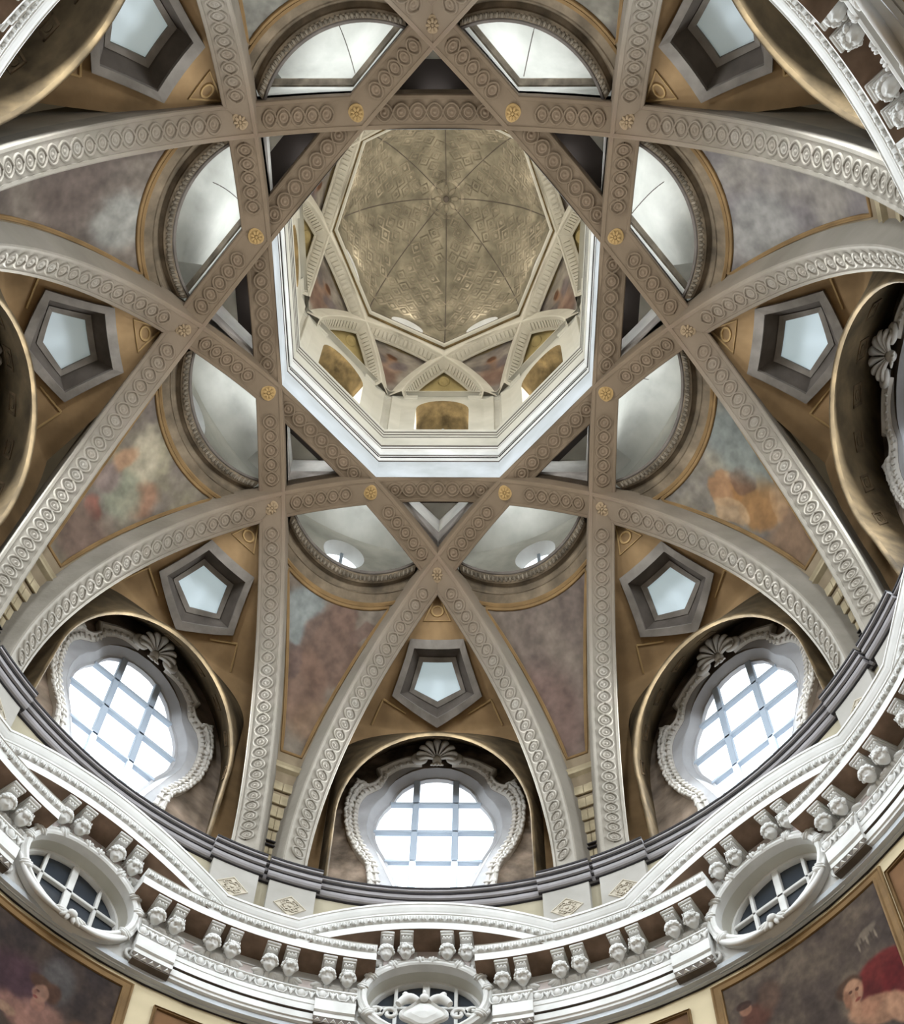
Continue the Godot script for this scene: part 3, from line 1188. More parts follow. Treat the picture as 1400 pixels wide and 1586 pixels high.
		sweep(mould, [[L3(0, 1.15 * sg, 0, 0), Vector3(0, 0, -1), Vector3.UP], [L3(0, 3.02 * sg, 0, 0), Vector3(0, 0, -1), Vector3.UP]], [Vector2(3.24, 28.26), Vector2(3.27, 28.27), Vector2(3.27, 28.33), Vector2(3.25, 28.34), Vector2(3.26, 28.38), Vector2(3.33, 28.44), Vector2(3.33, 28.52), Vector2(3.30, 28.54), Vector2(3.30, 28.62)], false, false)
	var up_mesh := done(st)
	var mould_mesh := done(mould)
	var inside_mesh := done(inside)
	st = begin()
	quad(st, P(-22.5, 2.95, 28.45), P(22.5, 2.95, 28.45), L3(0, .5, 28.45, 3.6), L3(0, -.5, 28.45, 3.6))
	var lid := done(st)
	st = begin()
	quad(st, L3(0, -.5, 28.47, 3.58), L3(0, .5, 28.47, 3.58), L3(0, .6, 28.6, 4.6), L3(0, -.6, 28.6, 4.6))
	var cream_lid := done(st)
	for k in 8:
		var t := structure("wall_upstand_%d" % (k + 1), "whitewashed upstand wall on top of a great rib", "wall")
		t.rotation.y = -deg_to_rad(k * 45.0)
		put(t, "plaster", up_mesh, M.drum)
		put(t, "moulding", mould_mesh, M.kidney_leaf)
		put(t, "shaft_face", inside_mesh, M.stone_frame)
		put(t, "shaft_dark_sheet", lid, M.dark_void)
		put(t, "shaft_ceiling", cream_lid, M.drum)
	# a slit of daylight at the lantern side of each shaft
	st = begin()
	box(st, L3(0, 0, 28.41, 3.03), Vector3(.24, 0, 0), Vector3(0, .02, 0), Vector3(0, 0, .03))
	var slit_mesh := done(st)
	for k in 8:
		var slit := structure("window_%d" % (k + 61), "thin slit of daylight at the top of a dark triangular shaft beside the eye", "window")
		slit.rotation.y = -deg_to_rad(k * 45.0)
		put(slit, "pane", slit_mesh, M.pane)
		lamp("daylight_slit", L3(k * 45.0, 0, 28.36, 3.05), L3(k * 45.0, 0, 27.4, 4.0), Vector2(.4, .06), .5, Color(0.95, 0.97, 1.0))

# -------------------------------------------------------------------- lantern

func lantern_profile(s: float, off: float) -> Vector2:
	var r := Vector2(LD, s).length()
	var q := sqrt(maxf(1.0 - pow(s / LA, 2), 0.0001))
	var n := Vector2(LB * s / (LA * LA * q), s / r).normalized() if s > 0.01 else Vector2(0, 1)
	return Vector2(r, LH + LB * q) + n * off

func lantern_map(off: float) -> Callable:
	return func(p: Vector2) -> Array:
		var a := lantern_profile(p.y - .02, off)
		var b := lantern_profile(minf(p.y + .02, 1.849), off)
		var n := Vector2(-(b.y - a.y), b.x - a.x).normalized()
		var q := lantern_profile(p.y, off)
		return [P(p.x, q.x, q.y), -(radial(p.x) * n.x + Vector3.UP * n.y)]

func build_lantern() -> void:
	var st := begin()
	var t := structure("trim_1", "white moulded ring cornice round the eight-sided eye of the dome", "trim")
	var parts := [
		["marble_band", [Vector2(2.76, 27.45), Vector2(2.757, 27.6), Vector2(2.757, 28.27), Vector2(2.775, 28.275)], M.marble],
		["fascia", [Vector2(2.775, 28.305), Vector2(2.745, 28.31), Vector2(2.745, 28.55), Vector2(2.77, 28.555)], M.white],
		["torus", [Vector2(2.77, 28.585), Vector2(2.725, 28.59), Vector2(2.70, 28.65), Vector2(2.69, 28.74), Vector2(2.70, 28.83), Vector2(2.73, 28.9), Vector2(2.76, 28.905)], M.white],
		["fillet", [Vector2(2.76, 28.935), Vector2(2.725, 28.94), Vector2(2.725, 29.03), Vector2(2.75, 29.035)], M.white],
		["upper_fascia", [Vector2(2.75, 29.06), Vector2(2.705, 29.065), Vector2(2.705, 29.5), Vector2(2.72, 29.505)], M.cream],
		["upper_step", [Vector2(2.72, 29.52), Vector2(2.69, 29.525), Vector2(2.69, 29.6), Vector2(2.705, 29.605), Vector2(2.705, 29.615), Vector2(2.675, 29.62), Vector2(2.675, 29.7), Vector2(2.69, 29.705)], M.cream],
		["lip", [Vector2(2.69, 29.715), Vector2(2.655, 29.72), Vector2(2.655, 29.84), Vector2(2.95, 29.86)], M.cream],
	]
	for p in parts:
		st = begin()
		sweep(st, octagon_frames(22.5), p[1], true, false)
		put(t, p[0], done(st), p[2])
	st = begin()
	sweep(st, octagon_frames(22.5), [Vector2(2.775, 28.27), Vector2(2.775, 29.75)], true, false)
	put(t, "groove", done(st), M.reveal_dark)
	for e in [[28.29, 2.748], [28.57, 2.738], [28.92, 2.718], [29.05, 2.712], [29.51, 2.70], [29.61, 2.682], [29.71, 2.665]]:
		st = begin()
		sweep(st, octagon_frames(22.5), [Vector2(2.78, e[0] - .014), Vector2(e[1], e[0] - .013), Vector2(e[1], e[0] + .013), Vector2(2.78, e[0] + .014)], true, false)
		put(t, "painted_shade_line", done(st), M.reveal_dark)  # dark strips paint in the shade between the mouldings
	st = begin()
	sweep(st, octagon_frames(22.5), [Vector2(2.95, 27.6), Vector2(2.95, 29.9)], true, false)
	put(t, "outer_face", done(st), M.drum)
	# one side of the drum above: two half piers and a window
	var hole := PackedVector2Array([Vector2(-.55, 29.0), Vector2(.55, 29.0)])
	for i in 13:
		hole.append(Vector2(.55 * cos(PI * i / 12.0), 31.8 + .55 * sin(PI * i / 12.0)))
	st = begin()
	patch(st, Vector2(-1.19, 29.8), Vector2(1.19, 32.62), 12, 12, PackedVector2Array(), [hole], plane_map(0, 2.86))
	var side := patch_done(st)
	st = begin()
	for i in range(2, hole.size() - 1):
		var a := hole[i]
		var b := hole[i + 1]
		quad(st, L3(0, a.x, a.y, 2.86), L3(0, b.x, b.y, 2.86), L3(0, b.x, b.y, 3.55), L3(0, a.x, a.y, 3.55), 1)
	var soffit := done(st)
	st = begin()
	for s in [-1.0, 1.0]:
		quad(st, L3(0, .55 * s, 29.8, 2.86), L3(0, .55 * s, 31.8, 2.86), L3(0, .55 * s, 31.8, 3.55), L3(0, .55 * s, 29.8, 3.55))
	quad(st, L3(0, -.55, 29.85, 2.8), L3(0, .55, 29.85, 2.8), L3(0, .55, 29.85, 3.55), L3(0, -.55, 29.85, 3.55))
	var jambs := done(st)
	st = begin()
	quad(st, L3(0, -.6, 29.8, 3.5), L3(0, .6, 29.8, 3.5), L3(0, .6, 32.4, 3.5), L3(0, -.6, 32.4, 3.5))
	var pane := done(st)
	st = begin()
	box(st, L3(0, 0, 31.0, 3.46), Vector3(.025, 0, 0), Vector3(0, 1.4, 0), Vector3(0, 0, .03))
	for h in [30.4, 31.0, 31.6]:
		box(st, L3(0, 0, h, 3.46), Vector3(.55, 0, 0), Vector3(0, .02, 0), Vector3(0, 0, .025))
	var bars := done(st)
	# pier head: capital line with a dip in the middle, plus impost blocks
	st = begin()
	var cf := []
	for x in [-11.8, 0.0, 11.8]:
		cf.append([P(x, 2.86 / cos(deg_to_rad(22.5 - absf(x))), 32.5), -radial(x), Vector3.UP])
	sweep(st, cf, [Vector2(0, -.1), Vector2(.02, -.08), Vector2(.02, -.03), Vector2(.05, -.01), Vector2(.05, .05), Vector2(.02, .07), Vector2(-.1, .09)], false, false)
	for x in [-4.6, 4.6]:
		var r0 := 2.86 / cos(deg_to_rad(22.5 - absf(x)))
		box(st, P(x, r0 + .02, 31.2), tangent(x) * .0 + tangent(x) * .16, Vector3.UP * 1.3, radial(x) * .04, .01)
	var capital := done(st)
	# webs above: a bay over the window and a painted sail over the pier
	var bay := PackedVector2Array()
	for i in 11:
		var s := lerpf(.9, 1.84, i / 10.0)
		bay.append(Vector2(maxf(rad_to_deg(atan(s / LD)) - 22.5, 0.0) + 1.0, s))
	for i in range(10, -1, -1):
		bay.append(Vector2(-bay[i].x, bay[i].y))
	st = begin()
	patch(st, Vector2(-20, .85), Vector2(20, 1.84), 16, 12, bay, [], lantern_map(.2))
	var bay_mesh := patch_done(st)
	st = begin()
	var q0 := lantern_profile(1.32, .19)
	lathe(st, P(0, q0.x - .02, q0.y), tangent(0), (Vector3.UP * .75 + radial(0) * -.66).normalized(), (radial(0) * .75 + Vector3.UP * .66).normalized(), [Vector2(.13, .02), Vector2(.11, -.02), Vector2(.085, .015), Vector2(.05, -.012), Vector2(.001, -.012)], 14, true)
	var bay_ring := done(st)
	var sail := PackedVector2Array()
	for i in 13:
		var a := lerpf(-20.0, 20.0, i / 12.0)
		sail.append(Vector2(a, maxf(LD * tan(deg_to_rad(absf(a))), 0.02)))
	for i in 9:
		var s := lerpf(.9, 1.84, i / 8.0)
		sail.append(Vector2(45.0 - rad_to_deg(atan(s / LD)) + 1.0, s))
	for i in range(8, -1, -1):
		var s := lerpf(.9, 1.84, i / 8.0)
		sail.append(Vector2(-(45.0 - rad_to_deg(atan(s / LD)) + 1.0), s))
	st = begin()
	patch(st, Vector2(-24, 0.0), Vector2(24, 1.84), 20, 18, sail, [], lantern_map(.2))
	var sail_mesh := patch_done(st)
	# ribs of the lantern
	var frames := []
	for i in 41:
		var a := deg_to_rad(lerpf(-82.0, 82.0, i / 40.0))
		var p := Vector2(LA * sin(a), LH + LB * cos(a))
		var d := Vector2(LA * cos(a), -LB * sin(a)).normalized()
		frames.append([Vector3(p.x, p.y + EYE, -LD), Vector3(0, 0, -1), Vector3(-d.y, d.x, 0)])
	st = begin()
	sweep(st, frames, [Vector2(-.155, .3), Vector2(-.155, .01), Vector2(-.145, 0), Vector2(-.115, 0), Vector2(-.11, .01), Vector2(.11, .01), Vector2(.115, 0), Vector2(.145, 0), Vector2(.155, .01), Vector2(.155, .3)], false, true, false, true)
	var rib := done(st)
	st = begin()
	for seg in [[-78.0, -33.0, 16], [-24.0, 24.0, 16], [33.0, 78.0, 16]]:
		for i in seg[2]:
			var a := deg_to_rad(lerpf(seg[0], seg[1], (i + .5) / seg[2]))
			var p := Vector2(LA * sin(a), LH + LB * cos(a))
			var d := Vector2(LA * cos(a), -LB * sin(a)).normalized()
			box(st, Vector3(p.x, p.y + EYE, -LD), Vector3(d.x, d.y, 0) * .03, Vector3(0, 0, .07), Vector3(-d.y, d.x, 0) * .012)
	var flutes := done(st)
	var angel := func(x: float, tone: Color, sd: int) -> Material:
		return fresco(painted([c8(196, 190, 182), c8(168, 160, 158)], [[x, .66, .13, .14, 0, tone], [x + .01, .52, .045, .05, 0, c8(178, 138, 112)], [x + .01, .50, .05, .04, 0, c8(120, 90, 74)], [x - .12, .58, .1, .05, 30, c8(142, 136, 138)], [x + .11, .6, .1, .05, -40, c8(150, 140, 146)], [x - .02, .78, .14, .08, 10, c8(156, 130, 120)], [.5, .08, .6, .2, 0, c8(176, 160, 122), .1]], sd, 128, 128))
	var ceil2 := structure("ceiling_001", "plaster webs of the small lantern vault between its pale ribs", "ceiling")
	var words := ["bottom", "lower right", "right", "upper right", "top", "upper left", "left", "lower left"]
	for k in 8:
		var az := k * 45.0
		var turn := -deg_to_rad(az)
		var w := structure("wall_lantern_%d" % (k + 1), "cream lantern wall with an arched window, %s side" % words[k], "wall")
		w.rotation.y = turn
		put(w, "plaster", side, M.cream)
		var win := structure("window_%d" % (k + 41), "arched lantern window with painted brown soffit, %s side" % words[k], "window")
		win.rotation.y = turn
		put(win, "window_soffit", soffit, M.lantern_brown)
		put(win, "window_reveal", jambs, M.cream)
		put(win, "pane", pane, M.pane_warm)
		put(win, "glazing_bar", bars, M.window_paint)
		var b := put(ceil2, "ochre_web", bay_mesh, M.lantern_ochre)
		b.rotation.y = turn
		put(b, "painted_ring", bay_ring, M.lantern_ochre)
		var t2 := -deg_to_rad(az + 22.5)
		var pier := put(w, "pier_capital", capital, M.cream)
		pier.rotation.y = -deg_to_rad(22.5)
		var f := thing("lantern_fresco", "small fresco of a winged child above the lantern pier, %s" % pier_word(az + 22.5), "fresco", "winged child frescoes in the lantern")
		f.rotation.y = t2
		put(f, "painted_field", sail_mesh, angel.call([.5, .42, .55][k % 3], [c8(170, 142, 130), c8(184, 156, 142), c8(158, 130, 122)][k % 3], 70 + k))
		var r := thing("lantern_rib", "slim pale stucco rib crossing the lantern vault above its %s pier" % pier_word(az + 22.5), "rib", "pale ribs of the lantern vault")
		r.rotation.y = t2
		put(r, "rib_body", rib, M.lantern_rib)
		put(r, "fluting", flutes, M.lantern_rib, true)
	st = begin()
	sweep(st, octagon_frames(22.5), [Vector2(2.74, 32.58), Vector2(2.74, 32.62), Vector2(3.4, 32.64)], true, false)
	put(ceil2, "ledge", done(st), M.cream)

# -------------------------------------------------------------------- cap of the lantern

func cap_point(x: float, t: float) -> Vector3:    # one of eight gores, x along the side (-1..1), t from foot to crown
	var pr := [Vector2(2.16, 34.3), Vector2(2.15, 34.75), Vector2(2.07, 35.2), Vector2(1.84, 35.85), Vector2(1.48, 36.5), Vector2(1.0, 37.0), Vector2(.5, 37.28), Vector2(0.001, 37.37)]
	var f := clampf(t, 0, .9999) * (pr.size() - 1)
	var i := int(f)
	var w := f - i
	var q: Vector2 = pr[i].cubic_interpolate(pr[i + 1], pr[maxi(i - 1, 0)], pr[mini(i + 2, pr.size() - 1)], w)
	return L3(0, x * q.x * tan(PI / 8), q.y, q.x)

func build_cap() -> void:
	var t := structure("trim_2", "dark-lined cornice under the cap of the lantern", "trim")
	for p in [["lower_band", [Vector2(2.15, 33.9), Vector2(2.15, 34.06), Vector2(2.13, 34.07), Vector2(2.13, 34.1)], M.lantern_rib], ["dark_line", [Vector2(2.13, 34.06), Vector2(2.10, 34.07), Vector2(2.10, 34.16)], M.lantern_brown], ["bead", [Vector2(2.10, 34.15), Vector2(2.06, 34.17), Vector2(2.04, 34.21), Vector2(2.06, 34.25)], M.cream], ["upper_line", [Vector2(2.06, 34.25), Vector2(2.08, 34.27), Vector2(2.05, 34.3), Vector2(2.2, 34.32)], M.reveal_dark]]:
		var s := begin()
		sweep(s, octagon_frames(0.0), p[1], true, false)
		put(t, p[0], done(s), p[2])
	var hole := PackedVector2Array()
	for i in 24:
		hole.append(Vector2(.42 * cos(TAU * i / 24.0), .155 + .075 * sin(TAU * i / 24.0)))
	var mp := func(p: Vector2) -> Array:
		var a := cap_point(p.x, p.y)
		var b := cap_point(p.x + .02, p.y)
		var c := cap_point(p.x, minf(p.y + .01, .999))
		var n := (b - a).cross(c - a).normalized()
		if n.y > 0:
			n = -n
		return [a, n]
	var st := begin()
	patch(st, Vector2(-1, 0), Vector2(1, .995), 12, 24, PackedVector2Array(), [hole], mp)
	var gore := patch_done(st)
	st = begin()
	for i in 24:
		var a := cap_point(hole[i].x, hole[i].y)
		var b := cap_point(hole[(i + 1) % 24].x, hole[(i + 1) % 24].y)
		var o := Vector3(0, 0.05, -.3)
		quad(st, a, b, b + o, a + o, 1)
	var reveal := done(st)
	st = begin()
	for i in 24:
		var o := Vector3(0, 0.05, -.28)
		tri(st, cap_point(0, .155) + o, cap_point(hole[i].x, hole[i].y) + o, cap_point(hole[(i + 1) % 24].x, hole[(i + 1) % 24].y) + o)
	var pane := done(st)
	st = begin()
	box(st, cap_point(0, .155) + Vector3(0, .04, -.22), Vector3(.018, 0, 0), Vector3(0, .4, 0), Vector3(0, 0, .02))
	var bar := done(st)
	# coffers
	var coffers := []
	for row in 11:
		var tt := .31 + row * .054
		var half_width := cap_point(1.0, tt).x
		var n := maxi(1, int(half_width * 2.0 / .28))
		if (n % 2 == 0) != (row % 2 == 0):
			n = maxi(1, n - 1)
		for i in n:
			var x := (i - (n - 1) * .5) * .28 / half_width
			var o := cap_point(x, tt)
			var dx := (cap_point(x + .02, tt) - o).normalized()
			var dy := (cap_point(x, tt + .01) - o).normalized()
			var nn := dx.cross(dy).normalized()
			if nn.y > 0:
				nn = -nn
			var s := begin()
			var k := .115 - row * .002
			var fr := []
			for c in [dx + dy, dy - dx, -dx - dy, dx - dy]:
				fr.append([o, c.rotated(nn, PI / 4) * k, nn])
			sweep(s, fr, [Vector2(1.12, 0), Vector2(1.0, .02), Vector2(.85, .02), Vector2(.75, -.005)], true, false)
			lathe(s, o, dx, dy, nn, [Vector2(k * .5, 0), Vector2(k * .35, .02), Vector2(.002, .022)], 7)
			coffers.append(done(s))
	st = begin()
	for s in [-1.0, 1.0]:
		var pts := []
		for i in 15:
			pts.append(cap_point(s * .995, lerpf(.02, .93, i / 14.0)) + Vector3(0, -.004, .004))
		tube(st, pts, .008, Vector3.UP, 4)
	var seam := done(st)
	var ceil3 := structure("ceiling_002", "brown coffered cap vault of the lantern", "ceiling")
	for k in 8:
		var az := 22.5 + k * 45.0
		var g := put(ceil3, "gore", gore, M.cap)
		g.rotation.y = -deg_to_rad(az)
		for c in coffers:
			put(g, "coffer", c, M.cap_line)
		put(g, "seam", seam, M.reveal_dark)
		var w := structure("window_%d" % (k + 51), "tiny oval window at the foot of the lantern cap", "window")
		w.rotation.y = -deg_to_rad(az)
		put(w, "window_reveal", reveal, M.white)
		put(w, "pane", pane, M.pane_warm)
		put(w, "glazing_bar", bar, M.window_paint)
	var ro := thing("apex_rosette", "round stucco rosette at the very crown of the lantern cap", "rosette")
	st = begin()
	lathe(st, P(0, 0, 37.36), Vector3.RIGHT, Vector3.FORWARD, Vector3.DOWN, [Vector2(.42, .0), Vector2(.40, .05), Vector2(.34, .05), Vector2(.31, .01), Vector2(.12, .01)], 28)
	put(ro, "rim", done(st), M.cap_line)
	for i in 8:
		st = begin()
		var d := radial(i * 45.0)
		ellipsoid(st, P(0, 0, 37.33) + d * .19, d * .1, Vector3.UP * .03, d.cross(Vector3.UP) * .05, 8, 5)
		put(ro, "petal", done(st), M.cap_line)
	st = begin()
	ellipsoid(st, P(0, 0, 37.3), Vector3.RIGHT * .07, Vector3.UP * .05, Vector3.BACK * .07)
	put(ro, "boss", done(st), M.reveal_dark)

# -------------------------------------------------------------------- entablature: cornice, pediments, frieze, architrave

func ped_rise(a: float) -> float:         # a measured from the middle of the bay
	return .87 * maxf(0.0, 1.0 - pow(a / 17.5, 2))

func seen(p: Vector3, margin := 130.0) -> bool:
	var q := cam.transform.affine_inverse() * p
	if q.z > -1.0:
		return false
	var x := 700.0 + 2264.0 * q.x / -q.z
	var y := 793.0 + 821.8 - 2264.0 * q.y / -q.z
	return x > -margin and x < 1400.0 + margin and y > -margin and y < 1586.0 + margin

const CORONA := [Vector2(6.5, 17.5), Vector2(6.5, 17.66), Vector2(6.53, 17.675), Vector2(6.53, 17.7)]
const EGG_BED := [Vector2(6.53, 17.7), Vector2(6.50, 17.72), Vector2(6.46, 17.79), Vector2(6.46, 17.81), Vector2(6.445, 17.815)]
const CYMA := [Vector2(6.445, 17.815), Vector2(6.445, 17.85), Vector2(6.43, 17.87), Vector2(6.40, 17.93), Vector2(6.385, 17.98), Vector2(6.37, 17.985), Vector2(6.37, 18.03), Vector2(6.42, 18.04), Vector2(6.42, 18.06), Vector2(7.0, 18.08)]

func build_entablature() -> void:
	var swept := func(a0: float, a1: float, n: int, prof: Array, rise = null) -> ArrayMesh:
		var s := begin()
		sweep(s, ring_frames(a0, a1, n, rise), prof)
		return done(s)
	var rise := func(a: float) -> float: return ped_rise(a)
	var cornice: ArrayMesh = swept.call(6.5, 38.5, 16, CORONA)
	var bed: ArrayMesh = swept.call(6.5, 38.5, 16, EGG_BED)
	var stub_top: ArrayMesh = swept.call(6.5, 38.5, 16, [Vector2(6.445, 17.815), Vector2(6.95, 17.83)])
	var cyma: ArrayMesh = swept.call(17.4, 27.6, 6, CYMA)
	var soffit: ArrayMesh = swept.call(6.5, 38.5, 16, [Vector2(6.95, 17.5), Vector2(6.5, 17.5)])
	var frieze: ArrayMesh = swept.call(8.3, 36.7, 16, [Vector2(6.95, 17.85), Vector2(6.95, 17.04), Vector2(6.93, 17.03), Vector2(6.93, 17.0), Vector2(6.88, 16.97)])
	var egg: ArrayMesh = swept.call(8.5, 36.5, 16, [Vector2(6.88, 16.97), Vector2(6.8, 16.96), Vector2(6.79, 16.92), Vector2(6.82, 16.9), Vector2(6.84, 16.78), Vector2(6.86, 16.74), Vector2(6.83, 16.72)])
	var fascia: ArrayMesh = swept.call(8.5, 36.5, 16, [Vector2(6.83, 16.72), Vector2(6.80, 16.71), Vector2(6.80, 16.62), Vector2(6.815, 16.615), Vector2(6.815, 16.6), Vector2(6.80, 16.595), Vector2(6.80, 16.46)])
	var dark: ArrayMesh = swept.call(8.5, 36.5, 16, [Vector2(6.80, 16.46), Vector2(6.86, 16.455), Vector2(6.86, 16.435), Vector2(6.825, 16.43)])
	var low: ArrayMesh = swept.call(8.5, 36.5, 16, [Vector2(6.825, 16.43), Vector2(6.825, 16.3), Vector2(6.85, 16.29), Vector2(6.85, 16.24), Vector2(6.9, 16.23)])
	var base: ArrayMesh = swept.call(0.0, 45.0, 20, [Vector2(6.9, 16.23), Vector2(6.9, 16.13), Vector2(6.97, 16.12), Vector2(6.97, 16.1), Vector2(7.06, 16.09)])
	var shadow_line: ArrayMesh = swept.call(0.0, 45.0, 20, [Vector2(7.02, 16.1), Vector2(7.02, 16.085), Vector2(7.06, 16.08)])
	# the raking parts over each window
	var rk_corona: ArrayMesh = swept.call(-17.4, 17.4, 30, CORONA, rise)
	var rk_bed: ArrayMesh = swept.call(-17.4, 17.4, 30, EGG_BED, rise)
	var rk_cyma: ArrayMesh = swept.call(-17.5, 17.5, 30, CYMA, rise)
	var rk_soffit: ArrayMesh = swept.call(-17.4, 17.4, 30, [Vector2(6.95, 17.5), Vector2(6.5, 17.5)], rise)
	# egg and dart along both beds
	var darts := func(a0: float, a1: float, rise_) -> ArrayMesh:
		var s := begin()
		var n := int((a1 - a0) / 1.15)
		for i in n:
			var a := lerpf(a0, a1, (i + .5) / n)
			var up := 0.0
			if rise_ != null:
				up = rise_.call(a)
			var o := P(a, 6.475, 17.745 + up)
			ellipsoid(s, o, tangent(a) * .03, Vector3.UP * .042, radial(a) * .028, 7, 5)
			for q in [-1.0, 1.0]:
				var e := P(a + q * .36, 6.49, 17.75 + up)
				box(s, e, tangent(a) * .007, Vector3.UP * .045, radial(a) * .03)
		return done(s)
	var cornice_eggs: ArrayMesh = darts.call(6.7, 38.3, null)
	var raking_eggs: ArrayMesh = darts.call(-16.6, 16.6, rise)
	# architrave: large eggs and leaf darts, single parts
	var st := begin()
	ellipsoid(st, Vector3.ZERO, Vector3(.055, 0, 0), Vector3(0, .085, 0), Vector3(0, 0, .05), 10, 7)
	tube(st, [Vector3(-.085, .07, 0), Vector3(-.085, -.02, .01), Vector3(-.05, -.085, .01), Vector3(.05, -.085, .01), Vector3(.085, -.02, .01), Vector3(.085, .07, 0)], .014, Vector3.BACK, 5)
	var big_egg := done(st)
	st = begin()
	for q in [-1.0, 0.0, 1.0]:
		var a: float = q * .5
		ellipsoid(st, Vector3(sin(a) * .04, -.01 - absf(q) * -.015, .005), Vector3(cos(a), -sin(a), 0) * .022, Vector3(sin(a), cos(a), 0) * .085, Vector3(0, 0, .03), 7, 5)
	var leaf := done(st)
	# bracket: cap slab, body and scrolled front
	var brk := begin()
	box(brk, Vector3(0, -.02, .2), Vector3(.105, 0, 0), Vector3(0, .02, 0), Vector3(0, 0, .22), .01)
	box(brk, Vector3(0, -.055, .19), Vector3(.092, 0, 0), Vector3(0, .018, 0), Vector3(0, 0, .2), .008)
	box(brk, Vector3(0, -.095, .17), Vector3(.075, 0, 0), Vector3(0, .03, 0), Vector3(0, 0, .18), .01)
	for i in 3:
		ellipsoid(brk, Vector3(-.05 + i * .05, -.09, .355), Vector3(.02, 0, 0), Vector3(0, .028, 0), Vector3(0, 0, .014), 7, 5)
	var bracket := done(brk)
	# frieze panel frame and its pinkish field
	st = begin()
	for e in [[0, .115, .16, .012], [0, -.115, .16, .012], [.16, 0, .012, .127], [-.16, 0, .012, .127]]:
		box(st, Vector3(e[0], e[1], .012), Vector3(e[2], 0, 0), Vector3(0, e[3], 0), Vector3(0, 0, .014), .004)
	var pframe := done(st)
	st = begin()
	box(st, Vector3(0, 0, 0), Vector3(.15, 0, 0), Vector3(0, .105, 0), Vector3(0, 0, .006))
	var pfield := done(st)
	# projecting block at each end of the architrave, with guttae below
	var block := begin()
	sweep(block, ring_frames(8.5, 13.6, 4), [Vector2(6.84, 16.97), Vector2(6.75, 16.96), Vector2(6.74, 16.92), Vector2(6.77, 16.9), Vector2(6.79, 16.78), Vector2(6.81, 16.74), Vector2(6.76, 16.72), Vector2(6.75, 16.71), Vector2(6.75, 16.47), Vector2(6.79, 16.46), Vector2(6.79, 16.43), Vector2(6.77, 16.42), Vector2(6.77, 16.34), Vector2(6.9, 16.335)])
	for a in [8.5, 13.6]:
		quad(block, P(a, 6.95, 16.97), P(a, 6.76, 16.97), P(a, 6.76, 16.335), P(a, 6.95, 16.335))
	var block_mesh := done(block)
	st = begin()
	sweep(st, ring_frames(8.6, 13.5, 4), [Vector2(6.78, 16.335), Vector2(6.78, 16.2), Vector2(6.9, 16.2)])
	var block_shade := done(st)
	st = begin()
	tri(st, Vector3(-.05, .0, .01), Vector3(.05, 0, .01), Vector3(0, .1, .01))
	tri(st, Vector3(-.05, .0, .01), Vector3(0, .03, .05), Vector3(.05, 0, .01))
	tri(st, Vector3(-.05, .0, .01), Vector3(0, .1, .01), Vector3(0, .03, .05))
	tri(st, Vector3(.05, .0, .01), Vector3(0, .03, .05), Vector3(0, .1, .01))
	var gutta := done(st)
	# end return of the cut cornice
	st = begin()
	for a in [6.5, 38.5]:
		var o := []
		for p in CORONA + EGG_BED:
			o.append(P(a, p.x, p.y))
		for i in o.size() - 1:
			quad(st, o[i], o[i + 1], P(a, 6.95, (CORONA + EGG_BED)[i + 1].y), P(a, 6.95, (CORONA + EGG_BED)[i].y))
	var returns := done(st)
	# wall round the cartouche window, as high as the raking soffit
	var hole := PackedVector2Array()
	for i in 36:
		hole.append(Vector2(7.28 * cos(TAU * i / 36.0), 17.05 + .80 * sin(TAU * i / 36.0)))
	var wall_map := func(p: Vector2) -> Array: return [P(p.x, 6.95, p.y), -radial(p.x)]
	st = begin()
	patch(st, Vector2(-8.6, 16.1), Vector2(8.6, 18.45), 16, 12, PackedVector2Array(), [hole], wall_map)
	var wall := patch_done(st)
	st = begin()
	for i in 22:
		var a := lerpf(-17.4, 17.4, i / 22.0)
		var b := lerpf(-17.4, 17.4, (i + 1) / 22.0)
		quad(st, P(a, 6.953, 17.8), P(b, 6.953, 17.8), P(b, 6.953, 17.52 + maxf(ped_rise(b), .28)), P(a, 6.953, 17.52 + maxf(ped_rise(a), .28)))
	# leave the opening free: only the stretch beside and above the window
	var tymp := begin()
	var tp := PackedVector2Array([Vector2(-17.4, 17.8), Vector2(17.4, 17.8)])
	for i in 23:
		var a := lerpf(17.4, -17.4, i / 22.0)
		tp.append(Vector2(a, 17.52 + maxf(ped_rise(a), .281)))
	patch(tymp, Vector2(-17.5, 17.7), Vector2(17.5, 18.5), 24, 6, tp, [hole], wall_map)
	var tymp_mesh := patch_done(tymp)
	var ent := structure("trim_3", "white stucco entablature that runs round the foot of the dome", "trim")
	var brackets := []
	for k in 8:
		var az := k * 45.0
		var turn := -deg_to_rad(az)
		for e in [["corona", cornice, M.white], ["egg_bed", bed, M.white], ["cornice_top", stub_top, M.white], ["cyma", cyma, M.white], ["soffit", soffit, M.soffit], ["frieze", frieze, M.white], ["egg_moulding", egg, M.white], ["fascia", fascia, M.white], ["shadow_gap", dark, M.reveal_dark], ["lower_fascia", low, M.white], ["base_moulding", base, M.marble], ["groove", shadow_line, M.black], ["return_face", returns, M.white]]:
			var o := put(ent, e[0], e[1], e[2])
			o.rotation.y = turn
		var eg := put(ent, "egg_and_dart", cornice_eggs, M.white, true)
		eg.rotation.y = turn
		var t := thing("pediment", "white segmental pediment over the %s cartouche window" % bay_word(az), "pediment", "segmental pediments round the entablature")
		t.rotation.y = turn
		put(t, "corona", rk_corona, M.white)
		put(t, "egg_bed", rk_bed, M.white)
		put(t, "egg_and_dart", raking_eggs, M.white, true)
		put(t, "cyma", rk_cyma, M.white)
		put(t, "soffit", rk_soffit, M.soffit)
		put(t, "tympanum", tymp_mesh, M.pink)
		var ww := put(ent, "window_wall", wall, M.white)
